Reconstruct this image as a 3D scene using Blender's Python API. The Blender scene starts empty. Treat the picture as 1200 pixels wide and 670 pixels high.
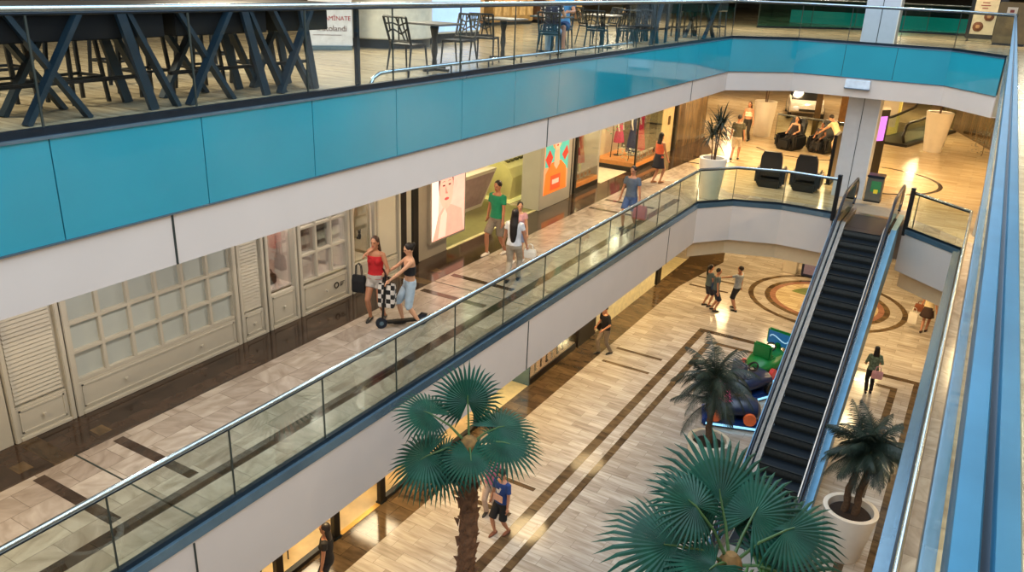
import bpy, bmesh, math, random
from mathutils import Vector, Matrix
random.seed(7)
C = bpy.context.scene.collection
sc = bpy.context.scene
PI = math.pi
L1, L2 = 4.95, 9.9
# ------------------------------------------------------------------ materials
def lin(c):
    if isinstance(c, str):
        c = tuple(int(c[i:i+2], 16) for i in (0, 2, 4))
    o = []
    for v in c[:3]:
        v = v/255
        o.append(v/12.92 if v <= .04045 else ((v+.055)/1.055)**2.4)
    return (*o, 1)
MC = {}
def mat(name, col, rough=.5, metal=0, var=.12, scale=6, emit=0, spec=.5, ecol=None, coat=0, bump=0):
    if name in MC: return MC[name]
    m = bpy.data.materials.new(name); m.use_nodes = True
    nt = m.node_tree; b = nt.nodes['Principled BSDF']
    c = lin(col)
    b.inputs['Roughness'].default_value = rough
    b.inputs['Metallic'].default_value = metal
    b.inputs['Specular IOR Level'].default_value = spec
    b.inputs['Coat Weight'].default_value = coat
    b.inputs['Coat Roughness'].default_value = .04
    g = nt.nodes.new('ShaderNodeTexCoord'); n = nt.nodes.new('ShaderNodeTexNoise')
    n.inputs['Scale'].default_value = scale; n.inputs['Detail'].default_value = 4
    r = nt.nodes.new('ShaderNodeValToRGB')
    r.color_ramp.elements[0].position = .3; r.color_ramp.elements[1].position = .7
    r.color_ramp.elements[0].color = tuple(v*(1-var) for v in c[:3])+(1,)
    r.color_ramp.elements[1].color = tuple(min(1, v*(1+var)) for v in c[:3])+(1,)
    nt.links.new(g.outputs['Object'], n.inputs['Vector']); nt.links.new(n.outputs['Fac'], r.inputs['Fac'])
    nt.links.new(r.outputs['Color'], b.inputs['Base Color'])
    if emit:
        b.inputs['Emission Strength'].default_value = emit
        if ecol: b.inputs['Emission Color'].default_value = lin(ecol)
        else: nt.links.new(r.outputs['Color'], b.inputs['Emission Color'])
    if bump:
        bp = nt.nodes.new('ShaderNodeBump'); bp.inputs['Strength'].default_value = bump
        nt.links.new(n.outputs['Fac'], bp.inputs['Height']); nt.links.new(bp.outputs['Normal'], b.inputs['Normal'])
    MC[name] = m; return m
def stone(name, c1, c2, mort, bw, rh, rough=.17, rot=0, streak=(1.2, 14), veins=None, off=.37, sq=1, msz=.004, warm=None, lo=(.58,.52,.46,1), diag=0):
    m = bpy.data.materials.new(name); m.use_nodes = True; nt = m.node_tree; N = nt.nodes; L = nt.links
    b = N['Principled BSDF']; b.inputs['Roughness'].default_value = rough
    g = N.new('ShaderNodeNewGeometry'); mp = N.new('ShaderNodeMapping'); mp.inputs['Rotation'].default_value[2] = rot
    L.new(g.outputs['Position'], mp.inputs['Vector'])
    br = N.new('ShaderNodeTexBrick'); br.offset = off; br.squash = sq
    br.inputs['Scale'].default_value = 1; br.inputs['Brick Width'].default_value = bw; br.inputs['Row Height'].default_value = rh
    br.inputs['Mortar Size'].default_value = msz; br.inputs['Bias'].default_value = 0
    br.inputs['Color1'].default_value = lin(c1); br.inputs['Color2'].default_value = lin(c2); br.inputs['Mortar'].default_value = lin(mort)
    L.new(mp.outputs['Vector'], br.inputs['Vector'])
    mp2 = N.new('ShaderNodeMapping'); mp2.inputs['Scale'].default_value = (streak[0], streak[1], 1)
    L.new(mp.outputs['Vector'], mp2.inputs['Vector'])
    # shift the streaks per tile by the tile's colour
    add = N.new('ShaderNodeVectorMath'); add.operation = 'MULTIPLY_ADD'; add.inputs[1].default_value = (13, 17, 9)
    L.new(br.outputs['Color'], add.inputs[0]); L.new(mp2.outputs['Vector'], add.inputs[2])
    n = N.new('ShaderNodeTexNoise'); n.inputs['Scale'].default_value = 1; n.inputs['Detail'].default_value = 5; n.inputs['Distortion'].default_value = .6
    L.new(add.outputs['Vector'], n.inputs['Vector'])
    if diag:   # veins run another way in every tile
        rt = N.new('ShaderNodeVectorRotate'); rt.rotation_type = 'Z_AXIS'
        ml = N.new('ShaderNodeMath'); ml.operation = 'MULTIPLY'; ml.inputs[1].default_value = 37
        L.new(br.outputs['Color'], ml.inputs[0]); L.new(ml.outputs[0], rt.inputs['Angle']); L.new(mp.outputs['Vector'], rt.inputs['Vector'])
        L.new(rt.outputs['Vector'], mp2.inputs['Vector'])
    r = N.new('ShaderNodeValToRGB'); r.color_ramp.elements[0].position = .3; r.color_ramp.elements[1].position = .72
    r.color_ramp.elements[0].color = lo; r.color_ramp.elements[1].color = (1.12, 1.1, 1.08, 1)
    if veins:
        r.color_ramp.elements[0].color = (.45, .42, .4, 1); r.color_ramp.elements[0].position = .25
        r.color_ramp.elements[1].color = (*veins, 1); r.color_ramp.elements[1].position = .8
    L.new(n.outputs['Fac'], r.inputs['Fac'])
    mx = N.new('ShaderNodeMix'); mx.data_type = 'RGBA'; mx.blend_type = 'MULTIPLY'; mx.inputs[0].default_value = 1
    L.new(br.outputs['Color'], mx.inputs[6]); L.new(r.outputs['Color'], mx.inputs[7])
    L.new(mx.outputs[2], b.inputs['Base Color'])
    MC[name] = m; return m
def glass(name, tint, fres=.06, strength=1.0):
    m = bpy.data.materials.new(name); m.use_nodes = True; nt = m.node_tree; N = nt.nodes; L = nt.links
    N.remove(N['Principled BSDF']); out = N['Material Output']
    t = N.new('ShaderNodeBsdfTransparent'); t.inputs[0].default_value = (*tint, 1)
    gl = N.new('ShaderNodeBsdfGlossy'); gl.inputs['Roughness'].default_value = .02; gl.inputs[0].default_value = (.9, .96, 1, 1)
    f = N.new('ShaderNodeFresnel'); f.inputs['IOR'].default_value = 1.4
    n = N.new('ShaderNodeTexNoise'); n.inputs['Scale'].default_value = .7
    mm = N.new('ShaderNodeMath'); mm.operation = 'MULTIPLY'; mm.inputs[1].default_value = strength
    L.new(f.outputs[0], mm.inputs[0])
    mx = N.new('ShaderNodeMixShader'); L.new(mm.outputs[0], mx.inputs[0]); L.new(t.outputs[0], mx.inputs[1]); L.new(gl.outputs[0], mx.inputs[2])
    L.new(mx.outputs[0], out.inputs[0]); MC[name] = m; return m
M_G = stone('travertine_ground', 'c3bcb2', 'aaa196', '8a8177', .95, .3, streak=(1.3, 9), lo=(.66,.6,.54,1))
M_L = stone('travertine_upper', 'bdb2a5', 'a3968a', '7f7468', .66, .44, rot=PI/2, streak=(2.5, 6), lo=(.68,.63,.58,1), diag=1)
M_L2 = stone('beige_tile', 'b3a689', 'a0937a', '857a66', .6, .6, rough=.25, off=0)
M_DK = stone('dark_emperador', '4a3c33', '352a24', '2a2019', .6, .3, rot=PI/2, rough=.1, streak=(3, 4), veins=(1.5, 1.4, 1.3))
M_DB = stone('brown_marble', '6a5a44', '4c3f31', '33261b', .8, .4, rough=.1, streak=(2, 6), veins=(1.5, 1.35, 1.15))
M_WALLBR = mat('brown_marble_wall', '8a6842', .25, var=.3, scale=3)
M_FAS = mat('fascia_paint', 'cfc3ba', .55, var=.02, scale=1.5)
M_SOF = mat('soffit_paint', 'ddd0c2', .6, var=.02)
M_TEAL = mat('teal_glass_cladding', '2490a4', .06, var=.06, scale=.8, coat=.7)
M_TEALD = mat('deep_teal_glass', '1fb4b4', .2, var=.1, scale=.8, coat=.5)
M_STEEL = mat('brushed_steel', 'a8b8c2', .27, 1, var=.08, scale=20)
M_STEELSKY = mat('sky_tinted_steel', '3f7d9f', .32, .8, var=.1, scale=9)  # blue of the reflected skylight is put into the steel's base colour
M_LEDGE = mat('ledge_metal', '6d8a9e', .25, .7, var=.08)
M_DKMET = mat('dark_metal', '1b2833', .35, .5, var=.15)
M_BLK = mat('black_gloss', '100e0d', .35, var=.2)
M_RUB = mat('handrail_rubber', '0d1b2c', .3, var=.2)
M_JOINT = mat('joint_dark', '2c3430', .5)
M_GLS = glass('railing_glass', (.89, .94, .90), strength=.32)
M_GLS2 = glass('upper_glass', (.94, .97, .97), strength=.1)
M_GLSD = glass('shop_glass', (.93, .95, .93), strength=.6)
M_GLST = glass('teal_tint_glass', (.45, .85, .82), strength=.5)
M_CAB = mat('cream_lacquer', 'c4bfb3', .45, var=.04, scale=2)
M_CABD = mat('cream_shadow', 'a49c8a', .5, var=.05)
M_FROST = mat('frosted_pane', 'b8bfbd', .3, var=.05, scale=1)
M_WHT = mat('white_ceramic', 'e6dccd', .35, var=.03)
M_SOIL = mat('dark_soil', '2a1d15', .9, var=.4, scale=30, bump=.6)
M_TEALTBL = mat('teal_furniture', '0a2431', .5, var=.2)
M_SEATW = mat('pale_wood', 'c0a27c', .5, var=.15, scale=12)
M_CHAIRB = mat('black_plastic', '101518', .4, var=.2)
M_FAN = mat('fan_leaf', '0e3f30', .5, var=.35, scale=4, spec=.25)
M_FAN2 = mat('fan_leaf_yellowish', '33561f', .5, var=.25, scale=4, spec=.25)
M_PET = mat('petiole_green', '3c5a2e', .5, var=.2)
M_BARK = mat('palm_bark', '6d4a30', .85, var=.4, scale=14, bump=.7)
M_FERN = mat('dark_frond', '27352a', .5, var=.35, scale=6)
M_BARK2 = mat('thin_bark', '5c4532', .85, var=.35, scale=18, bump=.6)
M_SKIN = mat('skin_tan', 'b98060', .5, var=.05)
M_SKIN2 = mat('skin_light', 'd09c7a', .5, var=.05)
M_EYE = mat('eye_dark', '1c1410', .3)
M_LIP = mat('lip', '9a4a42', .45)
M_HAIR = mat('hair_dark', '1d1512', .45, var=.3, scale=25)
M_HAIRB = mat('hair_brown', '3f281b', .45, var=.3, scale=25)
def cloth(h, name=None): return mat(name or 'cloth_'+h, h, .8, var=.12, scale=14, bump=.15)
# ------------------------------------------------------------------ mesh builder
class MB:
    def __init__(s): s.v, s.f, s.m, s.M, s.mi = [], [], [], Matrix(), 0
    def add(s, vs, fs):
        o = len(s.v); s.v += [s.M @ Vector(p) for p in vs]
        for f in fs: s.f.append([i+o for i in f]); s.m.append(s.mi)
    def box(s, x0, x1, y0, y1, z0, z1):
        s.add([(x0,y0,z0),(x1,y0,z0),(x1,y1,z0),(x0,y1,z0),(x0,y0,z1),(x1,y0,z1),(x1,y1,z1),(x0,y1,z1)],
              [(3,2,1,0),(4,5,6,7),(0,1,5,4),(1,2,6,5),(2,3,7,6),(3,0,4,7)]); return s
    def bbox(s, x0, x1, y0, y1, z0, z1, b=.01):   # box with bevelled edges
        bm = bmesh.new(); bmesh.ops.create_cube(bm, size=1)
        for v in bm.verts: v.co = Vector(((x0+x1)/2+v.co.x*(x1-x0), (y0+y1)/2+v.co.y*(y1-y0), (z0+z1)/2+v.co.z*(z1-z0)))
        bmesh.ops.bevel(bm, geom=bm.edges[:], offset=b, segments=2, affect='EDGES')
        bm.verts.index_update(); s.add([v.co.copy() for v in bm.verts], [[v.index for v in f.verts] for f in bm.faces]); bm.free(); return s
    def prism(s, poly, z0, z1):
        n = len(poly)
        s.add([(x,y,z0) for x,y in poly]+[(x,y,z1) for x,y in poly],
              [tuple(range(n-1,-1,-1)), tuple(range(n,2*n))]+[(i,(i+1)%n,(i+1)%n+n,i+n) for i in range(n)]); return s
    def loft(s, rings, cap=True):
        n = len(rings[0]); vs = [p for r in rings for p in r]
        fs = [(k*n+i, k*n+(i+1)%n, (k+1)*n+(i+1)%n, (k+1)*n+i) for k in range(len(rings)-1) for i in range(n)]
        if cap: fs += [tuple(range(n-1,-1,-1)), tuple(range((len(rings)-1)*n, len(rings)*n))]
        s.add(vs, fs); return s
    def tube(s, pts, r, n=8, cap=True):
        pts = [Vector(p) for p in pts]; k = len(pts)
        rr = r if isinstance(r, (list, tuple)) else [r]*k
        rings = []; up = None
        for i in range(k):
            d = (pts[min(i+1,k-1)]-pts[max(i-1,0)])
            d = d.normalized() if d.length > 1e-9 else Vector((0,0,1))
            if up is None:
                up = Vector((0,0,1)) if abs(d.z) < .9 else Vector((0,1,0))
            x = d.cross(up)
            if x.length < 1e-6: x = d.orthogonal()
            x.normalize(); y = x.cross(d).normalized(); up = y
            rings.append([pts[i]+x*(rr[i]*math.cos(2*PI*j/n))+y*(rr[i]*math.sin(2*PI*j/n)) for j in range(n)])
        return s.loft(rings, cap)
    def bar(s, a, b, w, h):   # rectangular bar between two points
        a, b = Vector(a), Vector(b); d = (b-a).normalized()
        up = Vector((0,0,1)) if abs(d.z) < .95 else Vector((1,0,0))
        x = d.cross(up).normalized()*w/2; y = x.cross(d).normalized()*h/2
        return s.loft([[p-x-y, p+x-y, p+x+y, p-x+y] for p in (a, b)])
    def lathe(s, prof, n=24, c=(0,0,0)):
        return s.loft([[(c[0]+r*math.cos(2*PI*i/n), c[1]+r*math.sin(2*PI*i/n), c[2]+z) for i in range(n)] for r, z in prof])
    def ell(s, c, r, n=12, m=8):
        rings = []
        for k in range(1, m):
            t = -PI/2+PI*k/m
            rings.append([(c[0]+r[0]*math.cos(t)*math.cos(2*PI*i/n), c[1]+r[1]*math.cos(t)*math.sin(2*PI*i/n), c[2]+r[2]*math.sin(t)) for i in range(n)])
        return s.loft(rings)
    def mesh(s, name, mats):
        me = bpy.data.meshes.new(name); me.from_pydata([tuple(v) for v in s.v], [], s.f)
        for m in (mats if isinstance(mats, (list, tuple)) else [mats]): me.materials.append(m)
        for p, mi in zip(me.polygons, s.m): p.material_index = mi
        return me
    def build(s, name, mats, parent=None, smooth=False, loc=None):
        me = s.mesh(name, mats)
        bm = bmesh.new(); bm.from_mesh(me); bmesh.ops.recalc_face_normals(bm, faces=bm.faces[:]); bm.to_mesh(me); bm.free()
        if smooth:
            for p in me.polygons: p.use_smooth = True
            if smooth != 2:
                try: me.set_sharp_from_angle(angle=.7)
                except Exception: pass
        o = bpy.data.objects.new(name, me); C.objects.link(o)
        if parent: o.parent = parent
        if loc: o.location = loc
        return o
def T(loc=(0,0,0), rz=0): return Matrix.Translation(loc) @ Matrix.Rotation(rz, 4, 'Z')
def thing(name, label, cat, loc=(0,0,0), rz=0, group=None):
    o = bpy.data.objects.new(name, None); C.objects.link(o); o.location = loc; o.rotation_euler = (0,0,rz)
    o.empty_display_size = .1
    o['label'] = label; o['category'] = cat
    if group: o['group'] = group
    return o
def tag(o, label, cat, group=None):
    o['label'] = label; o['category'] = cat
    if group: o['group'] = group
    return o
def struct(o, label=None):
    o['kind'] = 'structure'
    if label: o['label'] = label
    return o
def dup(root, loc, rz=None, label=None, group=None):
    r = root.copy(); C.objects.link(r); r.location = loc
    if rz is not None: r.rotation_euler = (0,0,rz)
    if label: r['label'] = label
    if group: r['group'] = group
    for ch in list(root.children):
        c = ch.copy(); C.objects.link(c); c.parent = r
        for g in list(ch.children):
            d = g.copy(); C.objects.link(d); d.parent = c
    return r
def text(body, size, parent, m, loc, rot, name='lettering', align='CENTER', ext=.003):
    cu = bpy.data.curves.new(name, 'FONT'); cu.body = body; cu.size = size; cu.extrude = ext; cu.align_x = align
    cu.materials.append(m); o = bpy.data.objects.new(name, cu); C.objects.link(o)
    o.parent = parent; o.location = loc; o.rotation_euler = rot; return o
# polyline ribbons
def offs(pts, d):
    out = []
    P = [Vector((p[0], p[1])) for p in pts]
    for i in range(len(P)):
        ns = []
        if i > 0: t = (P[i]-P[i-1]).normalized(); ns.append(Vector((t.y, -t.x)))
        if i < len(P)-1: t = (P[i+1]-P[i]).normalized(); ns.append(Vector((t.y, -t.x)))
        n = (sum(ns, Vector((0,0)))).normalized(); k = 1/max(.4, n.dot(ns[0]))
        out.append(P[i]+n*d*k)
    return out
def ribbon(mb, pts, d0, d1, z0, z1):
    A, B = offs(pts, d0), offs(pts, d1)
    mb.loft([[(a.x,a.y,z0),(b.x,b.y,z0),(b.x,b.y,z1),(a.x,a.y,z1)] for a, b in zip(A, B)]); return mb
def lerp(a, b, t): return tuple(x+(y-x)*t for x, y in zip(a, b))
# ------------------------------------------------------------------ the setting
def sbox(name, m, *a, label=None):
    return struct(MB().box(*a).build(name, m), label)
EMB = .004
sbox('floor', M_G, -22, 12, -6, 70, -.3, 0)
# ground floor inlays
mb = MB(); mb.box(-10.05,-9.2,-6,33.2,0,EMB); mb.prism([(-10.05,33.2),(-9.2,33.2),(-9.2,29.5),(-9.2,29.5),(-8.6,33.6),(-10.2,40),(-11.5,40)],0,EMB+.001)
struct(mb.build('trim_1', M_DB), 'dark brown marble border along the ground floor shops')
mb = MB()
mb.box(-7.13,-6.88,-6,25.98,0,EMB); mb.box(-6.88,.1,25.73,25.98,0,EMB); mb.box(-.15,.1,-6,25.73,0,EMB)
mb.box(-6.57,-6.38,-6,25.12,0,EMB); mb.box(-6.38,-.55,24.93,25.12,0,EMB); mb.box(-.74,-.55,-6,24.93,0,EMB)
struct(mb.build('trim_2', M_DB), 'two nested dark stripes framing the middle of the ground floor')
for k in range(6):
    yc = -3.2+8.45*k; mb = MB()
    for d in (-.57, .57): mb.box(-8.93,-7.34,yc+d-.07,yc+d+.07,0,EMB)
    struct(mb.build('trim_%d' % (3+k), M_DB), 'pair of short dark bars inlaid in the pale ground floor')
# medallion
MC_ = (-3.85, 31.45)
def ring(mb, c, r0, r1, z0, z1, a0=0, a1=2*PI, n=64):
    full = a1-a0 > 6.28
    rs = []
    for i in range(n+1):
        a = a0+(a1-a0)*i/n; ca, sa = math.cos(a), math.sin(a)
        rs.append([(c[0]+r0*ca,c[1]+r0*sa,z0),(c[0]+r1*ca,c[1]+r1*sa,z0),(c[0]+r1*ca,c[1]+r1*sa,z1),(c[0]+r0*ca,c[1]+r0*sa,z1)])
    mb.loft(rs, cap=not full)
md = bpy.data.objects.new('floor_medallion', None); C.objects.link(md); md.location = (*MC_, 0)
md['kind'] = 'structure'; md['label'] = 'round inlaid medallion in the ground floor'
def mring(r0, r1, m, nm, z=.005, a0=0, a1=2*PI):
    mb = MB(); ring(mb, (0,0), r0, r1, 0, z, a0, a1); return mb.build(nm, m, md)
M_PINK = stone('pink_marble', 'a87c66', '95685a', '805548', .5, .5); M_GRN = stone('green_marble', '7d8f52', '6d7d45', '5d6b3b', .5, .5)
M_CRM = stone('cream_marble', 'd9c8a4', 'cbb68e', 'b8a47e', .5, .5)
mring(2.75, 2.95, M_DB, 'outer_ring'); mring(0.01, 2.3, M_CRM, 'center_disc', .004)
mring(2.12, 2.32, M_DB, 'inner_ring', .006); mring(1.9, 2.12, M_PINK, 'pink_ring', .006)
for a in (1.9, 4.2, 6.0): mring(.75, 1.45, M_GRN, 'green_petal', .006, a, a+1.0)
mring(.2, .5, M_PINK, 'center_ring', .006)
# upper concourse slabs
G1a = [(-7.28,-3),(-7.28,24.1),(-6.45,25.2),(-5.0,25.75),(-3.42,25.7)]
G1b = [(-1.35,25.4),(.2,24.05),(.2,-3)]
G2 = [(-7.26,-3),(-7.26,25.5),(-5.6,27.1),(-1.25,27.2),(.115,25.5)]
G2r = [(.115,25.5),(.115,-2.5)]
def xy(ps): return [(p.x, p.y) for p in ps]
e1a, e1b = xy(offs(G1a, .02)), xy(offs(G1b, .02))
poly = [(-18,-3)]+e1a[:]+[(-3.42,26.4),(-1.4,26.4)]+e1b[:]+[(8,-3),(8,62),(-20,62),(-20,-3)]
struct(MB().prism(poly[1:-1]+[(-20,-3)], 3.68, L1).build('floor_1', [M_L]), 'pale stone floor of the middle concourse')
# soffit sheet
mb = MB(); mb.prism([(p[0]*1.0, p[1]) for p in (poly[1:-1]+[(-20,-3)])], 3.66, 3.679); struct(mb.build('ceiling_1', M_SOF))
mb = MB(); ribbon(mb, G1a, .03, .07, 3.66, 4.82); struct(mb.build('trim_10', M_FAS), 'white fascia under the middle railing, left and far side')
mb = MB(); ribbon(mb, G1b, .03, .07, 3.66, 4.8); struct(mb.build('trim_11', M_FAS), 'white fascia under the middle railing, right side')
M_BAND = mat('warm_band', 'd6bc96', .6, var=.03)
mb = MB(); ribbon(mb, G1a[1:], -.22, -.17, 3.12, 3.67); struct(mb.build('trim_44', M_BAND), 'warm lit lower band under the white fascia of the far side')
mb = MB(); ribbon(mb, G1b[:2], -.22, -.17, 3.12, 3.67); struct(mb.build('trim_45', M_BAND), 'warm lit lower band under the white fascia, right side')
mb = MB()
for y in (5.0+8.3*k for k in range(-1, 3)): mb.box(-7.212,-7.2,y-.012,y+.012,3.66,4.78)
struct(mb.build('trim_12', M_JOINT), 'expansion joints in the white fascia')
# dark border of the middle floor, bars, stripe
mb = MB(); mb.box(-10.9,-9.86,-3,24.5,L1,L1+EMB); mb.prism([(-10.9,24.5),(-9.86,24.5),(-9.6,30),(-9.4,32.5),(-10.9,36)],L1,L1+EMB)
struct(mb.build('trim_13', M_DK), 'dark marble border along the middle floor shopfronts')
mb = MB(); mb.box(-8.04,-7.82,-3,24.2,L1,L1+EMB); struct(mb.build('trim_14', M_DK), 'long dark stripe beside the middle railing')
for k in range(-1, 4):
    yc = 5.2+8.45*k; mb = MB()
    for d in (-.58, .58): mb.box(-9.77,-8.14,yc+d-.08,yc+d+.08,L1,L1+EMB)
    struct(mb.build('trim_%d' % (16+k), M_DK), 'pair of short dark bars across the middle floor')
    mb = MB(); mb.box(-9.86,-7.3,yc-.012,yc+.012,L1,L1+EMB); struct(mb.build('trim_%d' % (22+k), M_JOINT), 'expansion joint across the middle floor')
    mb = MB()
    for d in (-.58,.58): mb.box(-10.3,-10.05,yc+d-.1,yc+d+.1,L1,L1+EMB+.002)
    mb.box(-10.9,-9.86,yc-.3,yc-.03,L1,L1+EMB+.002)
    struct(mb.build('trim_%d' % (28+k), M_DB), 'paler squares inlaid in the dark border')
M_GF = stone('travertine_far', 'd0bf9f', 'c2ad8a', 'a8957a', 1.1, .3, streak=(1.2, 10), lo=(.75,.68,.6,1), rough=.2)
mb = MB(); ring(mb, (-3.3,31.9), 2.35, 2.5, L1, L1+EMB, -1.3, 1.5); ring(mb, (-6.3,36.2), 2.2, 2.32, L1, L1+EMB, -2.6, .2)
mb2 = MB(); mb2.prism([(-9.6,30),(-6.9,26.2),(-1.2,26.6),(1.0,24.4),(8,24.4),(8,61),(-17.8,61),(-17.8,37),(-9.4,35.4)], L1+.0005, L1+.003); struct(mb2.build('floor_7', M_GF), 'golden plank patterned stone of the far middle floor')
struct(mb.build('trim_40', M_DK), 'curved dark line inlaid in the far middle floor')
# top floor
e2 = xy(offs(G2, .0))
poly2 = e2+[(8,25.5),(8,64),(-20,64),(-20,-3)]
struct(MB().prism(poly2, 8.36, L2).build('floor_2', M_L2), 'beige tiled floor of the food court')
struct(MB().box(.115, 8, -3, 25.5, 9.84, L2).build('floor_3', M_L2), 'right hand edge of the food court floor')
struct(MB().box(.42, 8, -3, 25.5, 8.36, 9.84).build('ceiling_3', M_FAS))
mb = MB(); mb.prism(poly2, 8.34, 8.359); struct(mb.build('ceiling_2', M_SOF))
mb = MB(); ribbon(mb, G2, .0, .03, 8.33, 8.93); struct(mb.build('trim_41', M_FAS), 'white fascia below the teal glass cladding')
mb = MB()
for y in (-3.2+8.45*k for k in range(0, 4)): mb.box(-7.235,-7.222,y-.012,y+.012,8.33,8.93)
struct(mb.build('trim_42', M_JOINT), 'expansion joints in the upper white fascia')
tg = bpy.data.objects.new('wall_teal', None); C.objects.link(tg); tg['kind'] = 'structure'; tg['label'] = 'band of teal glass cladding under the upper railing'
def panels(pts, step, start, fn):
    P = [Vector(p) for p in pts]
    for i in range(len(P)-1):
        Ls = (P[i+1]-P[i]).length; d = (P[i+1]-P[i])/Ls
        if i == 0: cuts = [0]+[c for c in (start+step*k-P[0].y for k in range(40)) if 0 < c < Ls-.3]+[Ls]
        else:
            n = max(1, round(Ls/step)); cuts = [Ls*j/n for j in range(n+1)]
        for a, b in zip(cuts, cuts[1:]): fn(P[i]+d*a, P[i]+d*b)
MOD = 1.66
def tealp(a, b):
    d = (b-a).normalized()*.006; A, B = a+d, b-d
    mb = MB(); ribbon(mb, [A, B], .03, .05, 8.915, 9.87); mb.build('cladding_panel', M_TEAL, tg)
panels(G2, MOD, .75, tealp)
mb = MB(); ribbon(mb, G2, .0, .03, 8.93, 9.9); mb.build('backing', M_JOINT, tg)
mb = MB(); ribbon(mb, G2, .03, .06, 8.895, 8.913); mb.build('lower_trim', M_LEDGE, tg)
mb = MB(); ribbon(mb, G2, .02, .065, 9.87, 9.9); mb.build('upper_trim', M_LEDGE, tg)
# ------------------------------------------------------------------ balustrades
def balustrade(name, label, pts, z, m_glass, h, r, start, hoff=0, clampm=None, ledge=None, group=None, step=MOD, off=0):
    t = thing(name, label, 'railing', (pts[0][0], pts[0][1], z), 0, group)
    o = Vector(pts[0])
    P = [tuple(Vector(p)-o) for p in pts]
    def gp(a, b):
        d = (b-a).normalized()*.008; mb = MB(); A, B = a+d, b-d
        ribbon(mb, [A, B], -.006, .006, .04, h-.02); g = mb.build('glass_panel', m_glass, t)
        mb = MB(); ribbon(mb, [a-d*1.1, a+d*1.1], -.008, .008, .04, h-.02); mb.build('panel_joint', M_JOINT, t)
    panels([Vector(p) for p in P], step, start-o.y, gp)
    mb = MB(); ribbon(mb, P, -.035, .035, -.12, .07); mb.build('base_clamp', M_DKMET, t)
    if ledge: mb = MB(); ribbon(mb, P, .03, ledge, -.14, .004); mb.build('ledge', M_LEDGE, t)
    hp = [(p.x, p.y, h) for p in offs(P, hoff)]
    mb = MB(); mb.tube(hp, r, 12); mb.build('handrail', M_STEEL, t, smooth=True)
    mb = MB(); mb.tube([(x,y,zz-r*1.1) for x,y,zz in hp], r*.55, 8); mb.build('glass_channel', M_DKMET, t, smooth=True)
    return t
balustrade('glass_balustrade', 'long glass balustrade with steel handrail on the middle floor, left of the escalator', G1a, L1, M_GLS, 1.09, .036, .75, ledge=.085)
balustrade('glass_balustrade', 'glass balustrade of the middle floor right of the escalator, turning the corner towards the camera', G1b, L1, M_GLS, 1.09, .036, .75, ledge=.085)
struct(MB().box(.0,.13,-3,23.9,L1-.2,L1-.01).build('trim_43', M_LEDGE), 'blue grey metal ledge outside the right hand railing')
bt = balustrade('glass_balustrade', 'upper glass balustrade in front of the food court tables', G2, L2, M_GLS2, 1.075, .033, .75)
t = thing('glass_balustrade', 'upper glass balustrade with wide sky-tinted steel handrail running along the right edge, closest to camera', 'railing', (.115,25.5,L2))
for k in range(17):
    y0 = -1.66*k-1.66
    mb = MB(); mb.box(-.006,.006,y0+.008,y0+1.652,0,1.03); mb.build('glass_panel', M_GLS2, t)
# wide flat handrail with a groove
prof = []
def hr(x0, x1, zt=1.078):
    return [(x0,zt-.03),(x0,zt-.003),(x0+.002,zt),(x1-.002,zt),(x1,zt-.003),(x1,zt-.03),(x1-.003,zt-.045),(x0+.003,zt-.045)]
for x0, x1 in ((-.066,-.0418),(-.0338,-.012)):
    pr = hr(x0, x1); mb = MB(); mb.loft([[(x,y,z) for x,z in pr] for y in (0,-28)]); mb.build('handrail', M_STEELSKY, t, smooth=True)
mb = MB().box(-.0425,-.033,-28,0,1.03,1.068); mb.build('handrail_groove', M_DKMET, t)
mb = MB().box(-.01,.03,-28,0,-.02,.05); mb.build('base_clamp', M_LEDGE, t)
# black end posts at the escalator
for x, y, lb in ((-3.42,25.66,'black end post of the railing at the left side of the escalator top'),(-1.35,25.36,'black end post of the railing at the right side of the escalator top')):
    t = thing('railing_post', lb, 'post', (x,y,L1-.2))
    MB().bbox(-.06,.06,-.08,.08,0,1.38,.015).build('post', M_BLK, t); MB().bbox(-.065,.065,-.085,.085,1.38,1.43,.012).build('cap', M_DKMET, t)
# low foot rail and wide post on the food court edge
t = thing('foot_rail', 'low steel tube rail along the food court edge behind the upper glass', 'rail', (-7.42,9.0,L2))
MB().tube([(0,-.25,0),(0,-.2,.1),(0,-.05,.16),(0,.2,.17),(0,9,.17)], .028, 10).build('tube', M_STEEL, t, smooth=True)
for k in range(8): MB().tube([(0,.6+1.1*k,0),(0,.6+1.1*k,.16)], .014, 8).build('support', M_DKMET, t)
t = thing('railing_post', 'grey metal post at the food court railing left of the low foot rail', 'post', (-7.34,8.4,L2))
MB().bbox(-.03,.03,-.03,.03,0,1.05,.006).build('post', M_DKMET, t); MB().bbox(-.05,.05,-.05,.05,0,.02,.005).build('base_plate', M_DKMET, t)
# columns
for z0, z1, nm in ((L1, 8.36, 'column_1'), (L2, 13.4, 'column_2'), (0, 3.68, 'column_3')):
    o = bpy.data.objects.new(nm, None); C.objects.link(o); struct(o, 'square pale blue grey column')
    M_COL = mat('column_panel', 'a9bcc9' if z0 != L1 else 'b9bec6', .3, var=.03)
    y0 = 28.2
    MB().box(-3.95,-2.99,y0,y0+.95,z0,z1).build('shaft', M_COL, o)
    MB().box(-3.48,-3.46,y0-.008,y0,z0,z1).build('seam', M_JOINT, o)
    MB().box(-2.99,-2.96,y0-.02,y0+.04,z0,z1).build('edge_strip', M_WHT, o)
# far fascia notice box
t = thing('sign_box', 'blank white box sign fixed on the far white fascia', 'sign', (-3.62,27.12,8.6))
MB().bbox(-.36,.36,-.12,0,0,.26,.012).build('box', mat('sign_white','d8e4f0',.3), t); MB().box(-.37,.37,-.13,0,-.02,.0).build('bottom_lip', M_LEDGE, t)
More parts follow.
